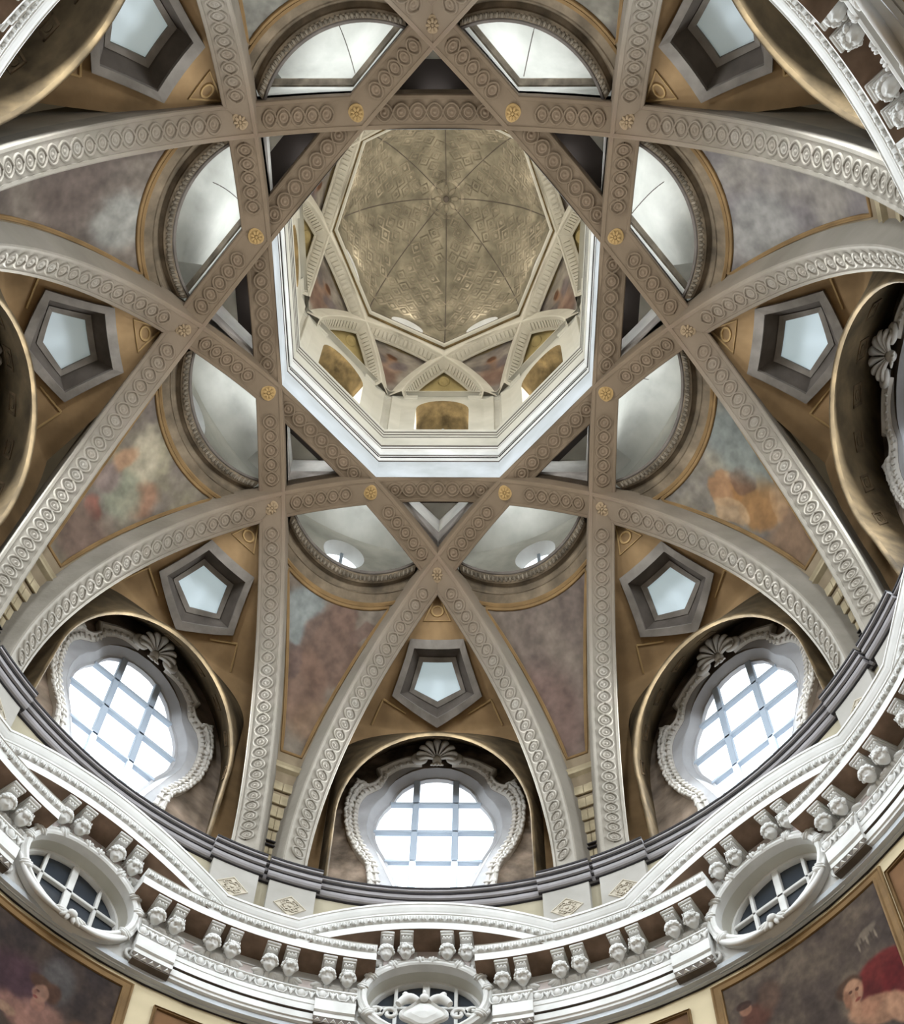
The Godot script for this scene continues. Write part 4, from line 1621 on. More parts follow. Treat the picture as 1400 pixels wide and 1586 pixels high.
		ww.rotation.y = turn
		for sgn in [-1.0, 1.0]:
			if sgn > 0:
				var bl := put(ent, "end_block", block_mesh, M.white)
				bl.rotation.y = turn
				var bs := put(ent, "block_shade", block_shade, M.reveal_dark)
				bs.rotation.y = turn
			else:
				var s2 := deg_to_rad(-az + 22.1)
				var bl := put(ent, "end_block", block_mesh, M.white)
				bl.rotation.y = s2
				var bs := put(ent, "block_shade", block_shade, M.reveal_dark)
				bs.rotation.y = s2
			for i in 5:
				var a: float = az + sgn * (9.1 + i * .98)
				if seen(P(a, 6.8, 16.3), 60.0):
					var gt := put(ent, "gutta", gutta, M.white)
					gt.transform = Transform3D(Basis(tangent(a), Vector3.UP, -radial(a)), P(a, 6.78, 16.22))
		for b in bracket_spots():
			var a: float = az + b[0]
			var h: float = 17.5 + b[1]
			if not seen(P(a, 6.7, h)):
				continue
			var o := put(ent, "bracket", bracket, M.white)
			o.transform = Transform3D(Basis(tangent(a), Vector3.UP, -radial(a)), P(a, 6.94, h))
		for a0 in [14.9, 22.5, 30.2]:
			var a: float = az + a0
			if seen(P(a, 6.9, 17.2)):
				var o := put(ent, "frieze_panel", pframe, M.white)
				o.transform = Transform3D(Basis(tangent(a), Vector3.UP, -radial(a)), P(a, 6.945, 17.2))
				put(o, "panel_field", pfield, M.pink)
		for i in 22:
			var a := az + lerpf(8.9, 36.1, i / 21.0)
			if not seen(P(a, 6.82, 16.85), 40.0):
				continue
			var block_in: float = .05 if (i < 4 or i > 17) else 0.0
			var o := put(ent, "egg" if i % 2 == 0 else "leaf_dart", big_egg if i % 2 == 0 else leaf, M.white)
			o.transform = Transform3D(Basis(tangent(a), Vector3.UP, -radial(a)), P(a, 6.815 - block_in, 16.83))

func bracket_spots() -> Array:        # (azimuth from the middle of the bay, rise above the main cornice)
	var out := []
	for sgn in [-1.0, 1.0]:
		for e in [4.0, 11.2, 18.7]:
			for d in [-1.28, 1.28]:
				var a: float = sgn * e + d
				var up: float = ped_rise(a) if e < 5.0 else 0.0
				out.append([a, up, sgn * e, d])
	return out

# -------------------------------------------------------------------- dado, pedestals, dark ledge, painted zone under the entablature

func build_dado() -> void:
	var st := begin()
	var t := structure("wall_dado", "cream dado between the entablature and the dark ledge", "wall")
	sweep(st, ring_frames(0, 360, 96), [Vector2(7.0, 18.0), Vector2(7.0, 19.62)])
	put(t, "plaster", done(st), M.dado)
	var curl := begin()
	for s in [-1.0, 1.0]:
		var pts := []
		for i in 22:
			var f := i / 21.0
			var ang := f * TAU * 1.25
			var rr := .13 * (1.0 - f * .75)
			pts.append(Vector2(s * (9.6 + rad_to_deg((rr * cos(ang)) / 7.0)), 19.12 + rr * sin(ang)))
		var p3 := []
		for p in pts:
			p3.append(P(p.x, 6.992, p.y))
		tube(curl, p3, .02, radial(s * 9.6), 5, .5)
		var p4 := []
		for i in 14:
			var f := i / 13.0
			p4.append(P(s * lerpf(10.5, 4.0, f), 6.992, 19.03 + .07 * sin(f * TAU) + .03 * f))
		tube(curl, p4, .018, radial(s * 7.0), 5, .5)
		for i in 6:
			var f := (i + .5) / 6.0
			ellipsoid(curl, P(s * lerpf(10.2, 4.4, f), 6.99, 19.07 + .07 * sin(f * TAU) + .06 * (1 if i % 2 else -1)), tangent(s * 7) * .06, Vector3.UP * .025, radial(s * 7) * .01, 6, 4)
	var curls := done(curl)
	var ledge_parts := [
		["lower_line", [Vector2(7.01, 19.54), Vector2(6.965, 19.545), Vector2(6.965, 19.565)], M.black],
		["torus", [Vector2(6.965, 19.565), Vector2(6.93, 19.57), Vector2(6.905, 19.60), Vector2(6.90, 19.64), Vector2(6.91, 19.68), Vector2(6.93, 19.69)], M.ledge_grey],
		["middle_line", [Vector2(6.93, 19.69), Vector2(6.92, 19.692), Vector2(6.92, 19.715), Vector2(6.91, 19.72)], M.black],
		["grey_band", [Vector2(6.91, 19.72), Vector2(6.87, 19.725), Vector2(6.87, 19.80), Vector2(6.865, 19.805)], M.ledge_grey],
		["upper_line", [Vector2(6.865, 19.805), Vector2(6.85, 19.807), Vector2(6.85, 19.835), Vector2(6.845, 19.84)], M.black],
		["grey_nosing", [Vector2(6.845, 19.84), Vector2(6.815, 19.845), Vector2(6.815, 19.885)], M.ledge_grey],
		["dark_top", [Vector2(6.815, 19.885), Vector2(6.80, 19.888), Vector2(6.80, 19.93), Vector2(7.9, 19.94)], M.black],
	]
	var ledge := structure("trim_4", "dark ledge with grey bands under the oval windows", "trim")
	for p in ledge_parts:
		st = begin()
		sweep(st, ring_frames(0, 360, 128), p[1])
		put(ledge, p[0], done(st), p[2])
	# pedestals with their stretch of the ledge
	var diamond := begin()
	var c := P(0, 6.89, 18.98)
	var fr := []
	for d in [Vector3(1, 0, 0), Vector3(0, 1, 0), Vector3(-1, 0, 0), Vector3(0, -1, 0)]:
		fr.append([c, d * .27, Vector3(0, 0, 1)])
	sweep(diamond, fr, [Vector2(1.0, .0), Vector2(.98, .025), Vector2(.9, .025), Vector2(.88, .01)], true, false)
	for q in 4:
		tri(diamond, c + Vector3(0, 0, .008), fr[q][0] + fr[q][1] * .9 + Vector3(0, 0, .008), fr[(q + 1) % 4][0] + fr[(q + 1) % 4][1] * .9 + Vector3(0, 0, .008))
	for q in 4:
		for s in [-1.0, 1.0]:
			var pts := []
			for i in 10:
				var f := i / 9.0
				var rr := .05 * (1.0 - .7 * f)
				pts.append(c + Vector3(rr * cos(f * 6.0) * s, rr * sin(f * 6.0), .02).rotated(Vector3.BACK, q * PI / 2) + Vector3(0, .1, 0).rotated(Vector3.BACK, q * PI / 2) + Vector3(.045 * s, 0, 0).rotated(Vector3.BACK, q * PI / 2))
			tube(diamond, pts, .011, Vector3.BACK, 5)
	ellipsoid(diamond, c + Vector3(0, 0, .02), Vector3(.035, 0, 0), Vector3(0, .035, 0), Vector3(0, 0, .02), 8, 5)
	var diamond_mesh := done(diamond)
	st = begin()
	sweep(st, ring_frames(-3.2, 3.2, 4), [Vector2(6.89, 19.6), Vector2(6.89, 18.5), Vector2(6.86, 18.48), Vector2(6.86, 18.4), Vector2(6.82, 18.38), Vector2(6.82, 18.2)])
	for s in [-3.2, 3.2]:
		quad(st, P(s, 7.02, 19.6), P(s, 6.89, 19.6), P(s, 6.89, 18.2), P(s, 7.02, 18.2))
	var ped := done(st)
	st = begin()
	sweep(st, ring_frames(-3.25, 3.25, 4), [Vector2(6.86, 18.36), Vector2(6.80, 18.355), Vector2(6.80, 18.31), Vector2(6.84, 18.3)])
	var foot := done(st)
	for k in 8:
		var az := k * 45.0
		var cu := put(t, "painted_scroll", curls, M.pedestal)
		cu.rotation.y = -deg_to_rad(az)
		for s in [-1.0, 1.0]:
			var a: float = az + 22.5 + s * 3.95
			var p := thing("rib_pedestal", "grey pedestal with diamond ornament, %s of the pair, %s" % ["anticlockwise one" if s > 0 else "clockwise one", pier_word(az + 22.5)], "pedestal", "pedestals under the great ribs")
			p.rotation.y = -deg_to_rad(a)
			put(p, "pedestal_body", ped, M.pedestal)
			put(p, "diamond_ornament", diamond_mesh, M.diamond)
			put(p, "base_fillet", foot, M.black)
			for e in ledge_parts:
				var prof := []
				for v in e[1]:
					prof.append(Vector2(v.x - .1, v.y + .005))
				var s2 := begin()
				sweep(s2, ring_frames(-3.7, 3.7, 4), prof)
				for q in [-3.7, 3.7]:
					for i in prof.size() - 1:
						quad(s2, P(q, prof[i].x, prof[i].y), P(q, prof[i + 1].x, prof[i + 1].y), P(q, 7.02, prof[i + 1].y), P(q, 7.02, prof[i].y))
				put(p, e[0], done(s2), e[2])
	# painted zone below: cream wall band, gilt frames and dark frescoes on the diagonals
	var frame_of := func(a0: float, a1: float, top: float, bottom: float, wide: float, prof: Array) -> ArrayMesh:
		var s := begin()
		var path := []
		for i in 7:
			path.append([Vector2(a0, lerpf(bottom, top, i / 6.0)), Vector2(-1, 0)])
		var n := 10
		for i in n + 1:
			var dirv := Vector2(0, 1)
			if i == 0:
				path.pop_back()
				dirv = Vector2(-1, 1)
			if i == n:
				dirv = Vector2(1, 1)
			path.append([Vector2(lerpf(a0, a1, float(i) / n), top), dirv])
		for i in range(5, -1, -1):
			path.append([Vector2(a1, lerpf(bottom, top, i / 6.0)), Vector2(1, 0)])
		var f := []
		for e in path:
			var p: Vector2 = e[0]
			f.append([P(p.x, 7.04, p.y), (tangent(p.x) * e[1].x + Vector3.UP * e[1].y) * wide, -radial(p.x)])
		sweep(s, f, prof)
		return done(s)
	var gprof := [Vector2(1.0, -.01), Vector2(.95, .03), Vector2(.8, .04), Vector2(.7, .02), Vector2(.3, .015), Vector2(.2, .035), Vector2(.05, .03), Vector2(0, -.01)]
	var gilts := [frame_of.call(-9.0, 11.5, 15.82, 11.6, .17, gprof), frame_of.call(-11.5, 9.0, 15.82, 11.6, .17, gprof)]
	var fields := []
	for e in [-9.0, -11.5]:
		st = begin()
		patch(st, Vector2(e, 11.6), Vector2(e + 20.5, 15.82), 12, 6, PackedVector2Array(), [], func(p: Vector2) -> Array: return [P(p.x, 7.035, p.y), -radial(p.x)])
		fields.append(patch_done(st))
	var thin: ArrayMesh = frame_of.call(-31.5, 31.5, 15.72, 11.6, .05, gprof)
	st = begin()
	patch(st, Vector2(-31.5, 11.6), Vector2(31.5, 15.72), 30, 6, PackedVector2Array(), [], func(p: Vector2) -> Array: return [P(p.x, 7.037, p.y), -radial(p.x)])
	var arch_field := patch_done(st)
	var skin := c8(190, 146, 120)
	var left := fresco(painted([c8(84, 72, 66), c8(62, 54, 54)], [
		[.45, .74, .2, .13, 0, c8(80, 58, 68)], [.66, .86, .1, .1, 30, c8(98, 96, 98)], [.62, .66, .15, .075, 12, c8(158, 120, 110)], [.5, .635, .12, .05, -15, c8(158, 120, 110)],
		[.6, .72, .04, .035, 0, c8(160, 120, 108), .15], [.655, .795, .05, .045, 0, c8(86, 60, 48), .3], [.57, .815, .06, .03, 0, c8(92, 66, 52), .3], [.595, .768, .045, .042, 0, c8(170, 132, 116), .2],
		[.575, .772, .012, .006, 0, c8(96, 66, 58), .3], [.565, .76, .01, .012, 0, c8(140, 100, 90), .3], [.575, .742, .014, .006, 0, c8(128, 70, 66), .3], [.44, .62, .07, .022, 0, c8(168, 138, 118), .2], [.86, .7, .07, .05, 0, c8(100, 74, 60)]], 91, 320, 320, .006))
	var dashes := [[.9, .62, .17, .085, -10, c8(122, 40, 40), .15], [.99, .55, .14, .1, 0, c8(104, 36, 38), .2], [.78, .56, .08, .06, 30, c8(96, 40, 40)], [.685, .575, .032, .045, 0, c8(180, 136, 112), .15],
		[.8, .5, .17, .062, -20, skin, .15], [.92, .44, .1, .06, -40, c8(200, 156, 130), .2], [.68, .665, .078, .045, 0, c8(84, 62, 50), .2], [.695, .635, .062, .055, 10, c8(198, 154, 128), .15],
		[.68, .645, .013, .007, 0, c8(92, 62, 50), .3], [.722, .638, .012, .007, 0, c8(92, 62, 50), .3], [.71, .618, .01, .016, 0, c8(168, 120, 98), .3], [.712, .598, .018, .006, 0, c8(140, 72, 64), .3], [.655, .62, .02, .04, 0, c8(160, 116, 94), .4],
		[.16, .8, .09, .06, 0, c8(108, 72, 62)], [.25, .86, .07, .07, 0, c8(104, 84, 74)], [.105, .855, .036, .03, 0, c8(168, 126, 106), .2], [.1, .878, .044, .02, 0, c8(66, 50, 46), .2], [.86, .825, .07, .022, 10, c8(142, 130, 118)]]
	for i in 6:
		dashes.append([.8 + i * .028, .792 + .004 * (i % 2), .006, .026, 8, c8(86, 76, 68) if i % 2 else c8(150, 138, 124), .4])
	var right := fresco(painted([c8(112, 100, 90), c8(84, 74, 70)], dashes, 95, 320, 320, .006))
	var brown := fresco(painted([c8(146, 112, 82), c8(116, 90, 70)], [], 99, 192, 96))
	for k in 8:
		var az := k * 45.0
		if k % 2 == 1:
			var f := thing("evangelist_fresco", ["dark fresco of a bare-shouldered figure with a red drape, gilt frame, lower right corner", "dark framed fresco above the camera, upper right corner", "dark framed fresco above the camera, upper left corner", "dark fresco of a curly-haired figure in a gilt frame, lower left corner"][k / 2], "fresco", "gilt-framed frescoes under the entablature")
			f.rotation.y = -deg_to_rad(az)
			put(f, "painted_field", fields[0 if k in [1, 5] else 1], right if k in [1, 5] else left)
			put(f, "gilt_frame", gilts[0 if k in [1, 5] else 1], M.gold)
		else:
			var f := structure("wall_painted_%d" % (k / 2 + 1), "brown painted wall field with a thin gilt line under the entablature, %s" % bay_word(az), "wall")
			f.rotation.y = -deg_to_rad(az)
			put(f, "painted_field", arch_field, brown)
			put(f, "gilt_line", thin, M.gold)

# -------------------------------------------------------------------- stucco surrounds of the oval windows

func build_surrounds() -> void:
	var outer := [[.25, 24.19], [.55, 24.13], [.84, 23.95], [1.12, 23.70], [1.03, 23.45], [1.13, 23.24], [1.25, 23.17], [1.39, 23.22], [1.52, 23.0], [1.6, 22.56], [1.59, 22.0], [1.5, 21.4], [1.3, 20.82], [1.13, 20.43], [1.04, 19.5]]
	var inner := [[.28, 23.86], [.55, 23.84], [.75, 23.70], [.88, 23.52], [.93, 23.35], [1.0, 23.12], [1.12, 23.0], [1.24, 22.88], [1.32, 22.68], [1.36, 22.4], [1.35, 21.9], [1.26, 21.35], [1.07, 20.78], [.94, 20.4], [.82, 19.5]]
	var o2 := []
	var i2 := []
	for i in outer.size() - 1:
		for q in 4:
			var w := q / 4.0
			var f := func(list: Array) -> Vector2:
				var a := Vector2(list[i][0], list[i][1])
				var b := Vector2(list[i + 1][0], list[i + 1][1])
				if i in [2, 3, 6]:
					return a.lerp(b, w)
				var p := a if i in [3, 4, 7] or i == 0 else Vector2(list[i - 1][0], list[i - 1][1])
				var n := b if i in [2, 3, 6] or i == list.size() - 2 else Vector2(list[i + 2][0], list[i + 2][1])
				return a.cubic_interpolate(b, p, n, w)
			o2.append(f.call(outer))
			i2.append(f.call(inner))
	var zp := func(x: float, h: float, d: float) -> Vector3:     # the whole frame leans in a little towards the top
		return L3(0, x, h, d - maxf(h - 22.8, 0.0) * .05)
	var mould := begin()
	var flat := begin()
	for s in [-1.0, 1.0]:
		for i in o2.size() - 1:
			var cross := [[0.0, 6.9], [0.0, 6.80], [.12, 6.77], [.34, 6.76], [.5, 6.80], [.58, 6.82], [.66, 6.83], [.74, 6.79], [.92, 6.80], [1.0, 6.86]]
			for j in cross.size() - 1:
				var p := func(k: int, e: Array) -> Vector3:
					var v: Vector2 = o2[k].lerp(i2[k], e[0])
					return zp.call(v.x * s, v.y, e[1])
				quad(mould, p.call(i, cross[j]), p.call(i + 1, cross[j]), p.call(i + 1, cross[j + 1]), p.call(i, cross[j + 1]), j + 1)
	# grey plaster between rim and window reveal
	var gl := grown(glass_outline(), .14)
	var rim := PackedVector2Array()
	for v in i2:
		rim.append(v)
	for i in range(i2.size() - 1, -1, -1):
		rim.append(Vector2(-i2[i].x, i2[i].y))
	patch(flat, Vector2(-1.5, 19.45), Vector2(1.5, 24.0), 10, 12, rim, [gl], func(p: Vector2) -> Array: return [zp.call(p.x, p.y, 6.865), Vector3(0, 0, 1)])
	var flat_mesh := patch_done(flat)
	var mould_mesh := done(mould)
	# leaf tongues along the rim
	var tongues := begin()
	for s in [-1.0, 1.0]:
		var walk := 0.0
		for i in range(1, i2.size()):
			walk += i2[i].distance_to(i2[i - 1])
			if walk > .095:
				walk = 0.0
				var c: Vector2 = o2[i].lerp(i2[i], .78)
				var dirv: Vector2 = (i2[i] - o2[i]).normalized()
				var side := Vector2(-dirv.y, dirv.x)
				ellipsoid(tongues, zp.call(c.x * s, c.y, 6.80), Vector3(dirv.x * s, dirv.y, 0) * .075, Vector3(side.x * s, side.y, 0) * .028, Vector3(0, 0, .035), 7, 5)
	var tongue_mesh := done(tongues)
	# acanthus garlands down both flanks
	var leafy := begin()
	for s in [-1.0, 1.0]:
		for i in range(27, o2.size()):
			var f := float(i - 27) / (o2.size() - 27)
			var big := 1.0 - .45 * f
			for q in 2:
				var c: Vector2 = o2[i].lerp(i2[i], .12 + q * .26)
				var tn: Vector2 = (o2[mini(i + 1, o2.size() - 1)] - o2[i - 1]).normalized()
				var wob := .5 * sin(i * 2.1 + q * 1.7)
				var d := tn.rotated(wob * s)
				ellipsoid(leafy, zp.call(c.x * s, c.y, 6.775), Vector3(d.x * s, d.y, 0) * .095 * big, Vector3(-d.y * s, d.x, 0) * .042 * big, Vector3(0, 0, .05 * big), 7, 5)
		var top: Vector2 = o2[28]
		for q in 5:
			var an := -1.4 + q * .5
			ellipsoid(leafy, zp.call((top.x + .03 * cos(an)) * s, top.y - .02 + .05 * sin(an), 6.76), Vector3(sin(an) * s, cos(an), 0) * .09, Vector3(cos(an) * s, -sin(an), 0) * .03, Vector3(0, 0, .045), 7, 5)
	var leaf_mesh := done(leafy)
	var scrolls := []
	for s in [-1.0, 1.0]:
		var st := begin()
		var pts := []
		var rad := []
		for i in 30:
			var f := i / 29.0
			var an := PI * .6 + f * TAU * 1.5
			var rr := .165 * (1.0 - f * .82)
			pts.append(zp.call((.3 - rr * cos(an) * .9) * s, 23.98 + rr * sin(an), 6.76 - .04 * f))
			rad.append(.055 * (1.0 - f * .5))
		tube(st, pts, rad, Vector3.BACK, 7)
		scrolls.append(done(st))
	# shell: nine flutes and a hinge
	var flutes := []
	for i in 9:
		var st := begin()
		var an := lerpf(-1.75, 1.75, i / 8.0)
		var frames := []
		for j in 9:
			var f := j / 8.0
			var len_ := .06 + f * (.36 - .05 * absf(an) / 1.75)
			var wdt := .014 + .075 * f * sin(minf(f * 1.15, 1.0) * PI * .5)
			var bow := .02 + .10 * sin(f * PI * .8)
			var o := Vector3(sin(an) * len_, cos(an) * len_ * .95, bow)
			if j == 8:
				wdt *= .6
				o.z -= .02
			var v := Vector3(cos(an), -sin(an), 0)
			frames.append([P(0, 6.72, 24.02) + o.rotated(Vector3.RIGHT, .5), v * wdt, Vector3(0, 0, 1).rotated(Vector3.RIGHT, .5)])
		sweep(st, frames, [Vector2(-1, -.03), Vector2(-.8, .015), Vector2(-.3, .045), Vector2(.3, .045), Vector2(.8, .015), Vector2(1, -.03)], false, true, true)
		flutes.append(done(st))
	var st2 := begin()
	ellipsoid(st2, P(0, 6.73, 23.98), Vector3(.09, 0, 0), Vector3(0, .13, 0), Vector3(0, 0, .09), 10, 7)
	for i in 5:
		var an := lerpf(-.9, .9, i / 4.0)
		ellipsoid(st2, P(0, 6.74, 23.84) + Vector3(sin(an) * .07, -.02 * absf(an), .03), Vector3(cos(an), sin(an), 0) * .025, Vector3(-sin(an), cos(an), 0) * .09, Vector3(0, 0, .03), 7, 5)
	var hinge := done(st2)
	for k in [6, 7, 0, 1, 2]:
		var az: float = k * 45.0
		var t := thing("window_surround", "scrolled stucco surround with a shell on top, round the %s oval window" % bay_word(az), "window surround", "stucco surrounds of the oval windows")
		t.rotation.y = -deg_to_rad(az)
		var o := [put(t, "moulded_rim", mould_mesh, M.stucco_grey), put(t, "plain_border", flat_mesh, M.surround), put(t, "leaf_edging", tongue_mesh, M.stucco_grey, true), put(t, "acanthus_garland", leaf_mesh, M.stucco_grey, true)]
		for m in scrolls:
			o.append(put(t, "scroll", m, M.stucco_grey))
		var sh := put(t, "shell_hinge", hinge, M.stucco_grey)
		o.append(sh)
		for m in flutes:
			put(sh, "shell_flute", m, M.stucco_grey)
		for e in o:
			e.transform = Transform3D(Basis.from_scale(Vector3(1.04, 1, 1)), Vector3(0, 1.07, -.6))

# -------------------------------------------------------------------- oval windows in the frieze

func build_cartouches() -> void:
	var el := func(a: float, kx: float, ky: float, d: float) -> Vector3:
		return L3(0, .88 * kx * cos(a), 17.05 + .80 * ky * sin(a), d)
	var n := 40
	var st := begin()
	for i in n:
		var a := TAU * i / n
		var b := TAU * (i + 1) / n
		quad(st, el.call(a, 1.0, 1.0, 6.80), el.call(b, 1.0, 1.0, 6.80), el.call(b, 1.0, 1.0, 7.27), el.call(a, 1.0, 1.0, 7.27), 1)
	var tunnel := done(st)
	st = begin()
	var fr := []
	for i in n:
		var a := TAU * i / n
		fr.append([Vector3(0, 17.05 + EYE, 0) + radial(0) * (6.84 - .045 * pow(cos(a), 2)), Vector3(.88 * cos(a), .80 * sin(a), 0), -radial(0)])
	sweep(st, fr, [Vector2(.99, -.1), Vector2(.99, .05), Vector2(1.02, .075), Vector2(1.06, .08), Vector2(1.09, .05), Vector2(1.11, .075), Vector2(1.15, .06), Vector2(1.17, -.08)], true, true)
	var ring := done(st)
	st = begin()
	for e in [[30, .13], [58, .10], [84, .08], [96, .08], [122, .10], [150, .13], [-30, .12], [210, .12], [10, .1], [170, .1]]:
		var a := deg_to_rad(e[0])
		var o := Vector3(.88 * 1.08 * cos(a), 17.05 + .80 * 1.1 * sin(a) + EYE, -6.78 + .045 * pow(cos(a), 2))
		var d := Vector3(-.88 * sin(a), .80 * cos(a), 0).normalized()
		var u := Vector3(d.y, -d.x, 0)
		for q in 3:
			ellipsoid(st, o + d * (q - 1) * .045, u * (e[1] - absf(q - 1) * .03), d * .03, Vector3(0, 0, .06), 8, 5)
	# scrolls at the four corners
	for sx in [-1.0, 1.0]:
		for e in [[.78, 17.8, 1.0], [1.04, 16.42, -1.0]]:
			var pts := []
			for i in 16:
				var f := i / 15.0
				var rr := .13 * (1.0 - .75 * f)
				pts.append(L3(0, sx * (e[0] + rr * cos(f * 7.0)), e[1] + e[2] * rr * sin(f * 7.0), 6.84 - .02 * f))
			tube(st, pts, .03, Vector3.BACK, 6)
	var collars := done(st)
	# bow of leaves under the ring
	st = begin()
	for s in [-1.0, 1.0]:
		for strand in 3:
			var pts := []
			var rad := []
			for i in 16:
				var f := i / 15.0
				pts.append(L3(0, s * 1.0 * sin(.05 + f * 1.2), 17.05 - .92 * cos(.05 + f * 1.2) + (strand - 1) * .045 * sin(f * PI), 6.72 + .04 * f + .02 * strand))
				rad.append(.026 + .02 * sin(f * PI))
			tube(st, pts, rad, Vector3.BACK, 6)
		for i in 4:
			var an: float = s * (.25 + i * .42)
			ellipsoid(st, L3(0, sin(an) * .14, 16.2 - cos(an) * .05, 6.72), Vector3(sin(an), -cos(an), 0) * .12, Vector3(cos(an), sin(an), 0) * .035, Vector3(0, 0, .045), 7, 5)
	ellipsoid(st, L3(0, 0, 16.2, 6.69), Vector3(.08, 0, 0), Vector3(0, .07, 0), Vector3(0, 0, .06), 9, 6)
	var bow := done(st)
	# glazing
	var ov := PackedVector2Array()
	for i in n:
		ov.append(Vector2(.885 * cos(TAU * i / n), 17.05 + .795 * sin(TAU * i / n)))
	var panes := []
	var xs := [-1.0, -.46, 0.0, .46, 1.0]
	var hs := [16.1, 16.72, 17.22, 17.95]
	for i in 4:
		for j in 3:
			for q in Geometry2D.intersect_polygons(PackedVector2Array([Vector2(xs[i], hs[j]), Vector2(xs[i + 1], hs[j]), Vector2(xs[i + 1], hs[j + 1]), Vector2(xs[i], hs[j + 1])]), ov):
				var s := begin()
				var t := Geometry2D.triangulate_polygon(q)
				for v in range(0, t.size(), 3):
					tri(s, L3(0, q[t[v]].x, q[t[v]].y, 7.22), L3(0, q[t[v + 1]].x, q[t[v + 1]].y, 7.22), L3(0, q[t[v + 2]].x, q[t[v + 2]].y, 7.22))
				panes.append(done(s))
	var bars := []
	var bar := func(a: Vector2, b: Vector2, w: float) -> void:
		for q in Geometry2D.intersect_polyline_with_polygon(PackedVector2Array([a, b]), ov):
			var s := begin()
			var p0 := L3(0, q[0].x, q[0].y, 7.18)
			var p1 := L3(0, q[-1].x, q[-1].y, 7.18)
			box(s, (p0 + p1) / 2, (p1 - p0) / 2, (p1 - p0).normalized().cross(Vector3.BACK) * w, Vector3.BACK * .04, .01)
			bars.append(done(s))
	bar.call(Vector2(0, 16), Vector2(0, 19), .055)
	for x in [-.46, .46]:
		bar.call(Vector2(x, 16), Vector2(x, 19), .028)
	for h in [16.72, 17.22]:
		bar.call(Vector2(-2, h), Vector2(2, h), .03)
	st = begin()
	fr = []
	for i in n:
		var a := TAU * i / n
		fr.append([Vector3(0, 17.05 + EYE, 0) + radial(0) * 7.19, Vector3(.88 * cos(a), .80 * sin(a), 0), -radial(0)])
	sweep(st, fr, [Vector2(1.0, .06), Vector2(.95, .06), Vector2(.94, .0), Vector2(.94, -.05)], true, true)
	var sash := done(st)
	for k in 8:
		var az := k * 45.0
		var t := structure("window_%d" % (k + 21), "low oval window with white bars and dark panes in the frieze, %s" % bay_word(az), "window")
		t.rotation.y = -deg_to_rad(az)
		put(t, "window_reveal", tunnel, M.cream)
		put(t, "sash", sash, M.white)
		for m in panes:
			put(t, "pane", m, M.dark_glass)
		for m in bars:
			put(t, "glazing_bar", m, M.white)
		if not (seen(P(az, 6.8, 17.4), 200.0)):
			continue
		var c := thing("window_cartouche", "white scrolled stucco ring round the %s oval frieze window" % bay_word(az), "cartouche", "stucco rings of the frieze windows")
		c.rotation.y = -deg_to_rad(az)
		put(c, "moulded_ring", ring, M.white)
		put(c, "leaf_collar", collars, M.white, true)
		if k != 0:
			put(c, "leaf_bow", bow, M.white)
	# the shield that stands before the middle window
	var sh := thing("shield_cartouche", "white scrolled stucco shield standing before the bottom centre oval window", "cartouche")
	st = begin()
	var rings := []
	for j in 7:
		var row := []
		var k: float = [1.0, 1.0, .9, .82, .78, .5, .02][j]
		var dz: float = [.0, .06, .09, .05, .06, .1, .12][j]
		for i in 32:
			var a := TAU * i / 32.0
			var rx := .33 + .035 * cos(4.0 * a)
			var ry := .28 + .03 * cos(4.0 * a) + .03 * sin(a)
			row.append(L3(0, rx * k * cos(a), 16.5 + ry * k * sin(a), 6.74 - dz))
		rings.append(row)
	for j in 6:
		for i in 32:
			quad(st, rings[j][i], rings[j][(i + 1) % 32], rings[j + 1][(i + 1) % 32], rings[j + 1][i], j + 1)
	put(sh, "shield_face", done(st), M.white)
	for s in [-1.0, 1.0]:
		st = begin()
		var pts := []
		var rad := []
		for i in 14:
			var f := i / 13.0
			pts.append(L3(0, s * (.08 + .3 * f), 16.78 + .12 * sin(f * PI * .9) - .1 * f, 6.68))
			rad.append(.055 + .03 * sin(f * PI))
		tube(st, pts, rad, Vector3.BACK, 7)
		ellipsoid(st, L3(0, s * .26, 16.88, 6.66), Vector3(.05, .1 , 0) * Vector3(s, 1, 1), Vector3(.05 * s, -.025, 0), Vector3(0, 0, .05), 8, 6)
		put(sh, "scroll_horn", done(st), M.white)
		st = begin()
		for q in 3:
			var p2 := []
			for i in 14:
				var f := i / 13.0
				var rr := (.13 - .02 * q) * (1.0 - .7 * f)
				p2.append(L3(0, s * (.5 + q * .2 + rr * cos(f * 7.0 + q)), 16.62 + .04 * q + rr * sin(f * 7.0 + q), 6.78))
			tube(st, p2, .032, Vector3.BACK, 6)
		put(sh, "side_scroll", done(st), M.white)
	st = begin()
	ellipsoid(st, L3(0, 0, 16.8, 6.62), Vector3(.07, 0, 0), Vector3(0, .08, 0), Vector3(0, 0, .06), 9, 6)
	ellipsoid(st, L3(0, 0, 16.91, 6.62), Vector3(.03, 0, 0), Vector3(0, .06, 0), Vector3(0, 0, .04), 8, 6)
	put(sh, "top_knot", done(st), M.white)

# -------------------------------------------------------------------- cherub heads below the brackets

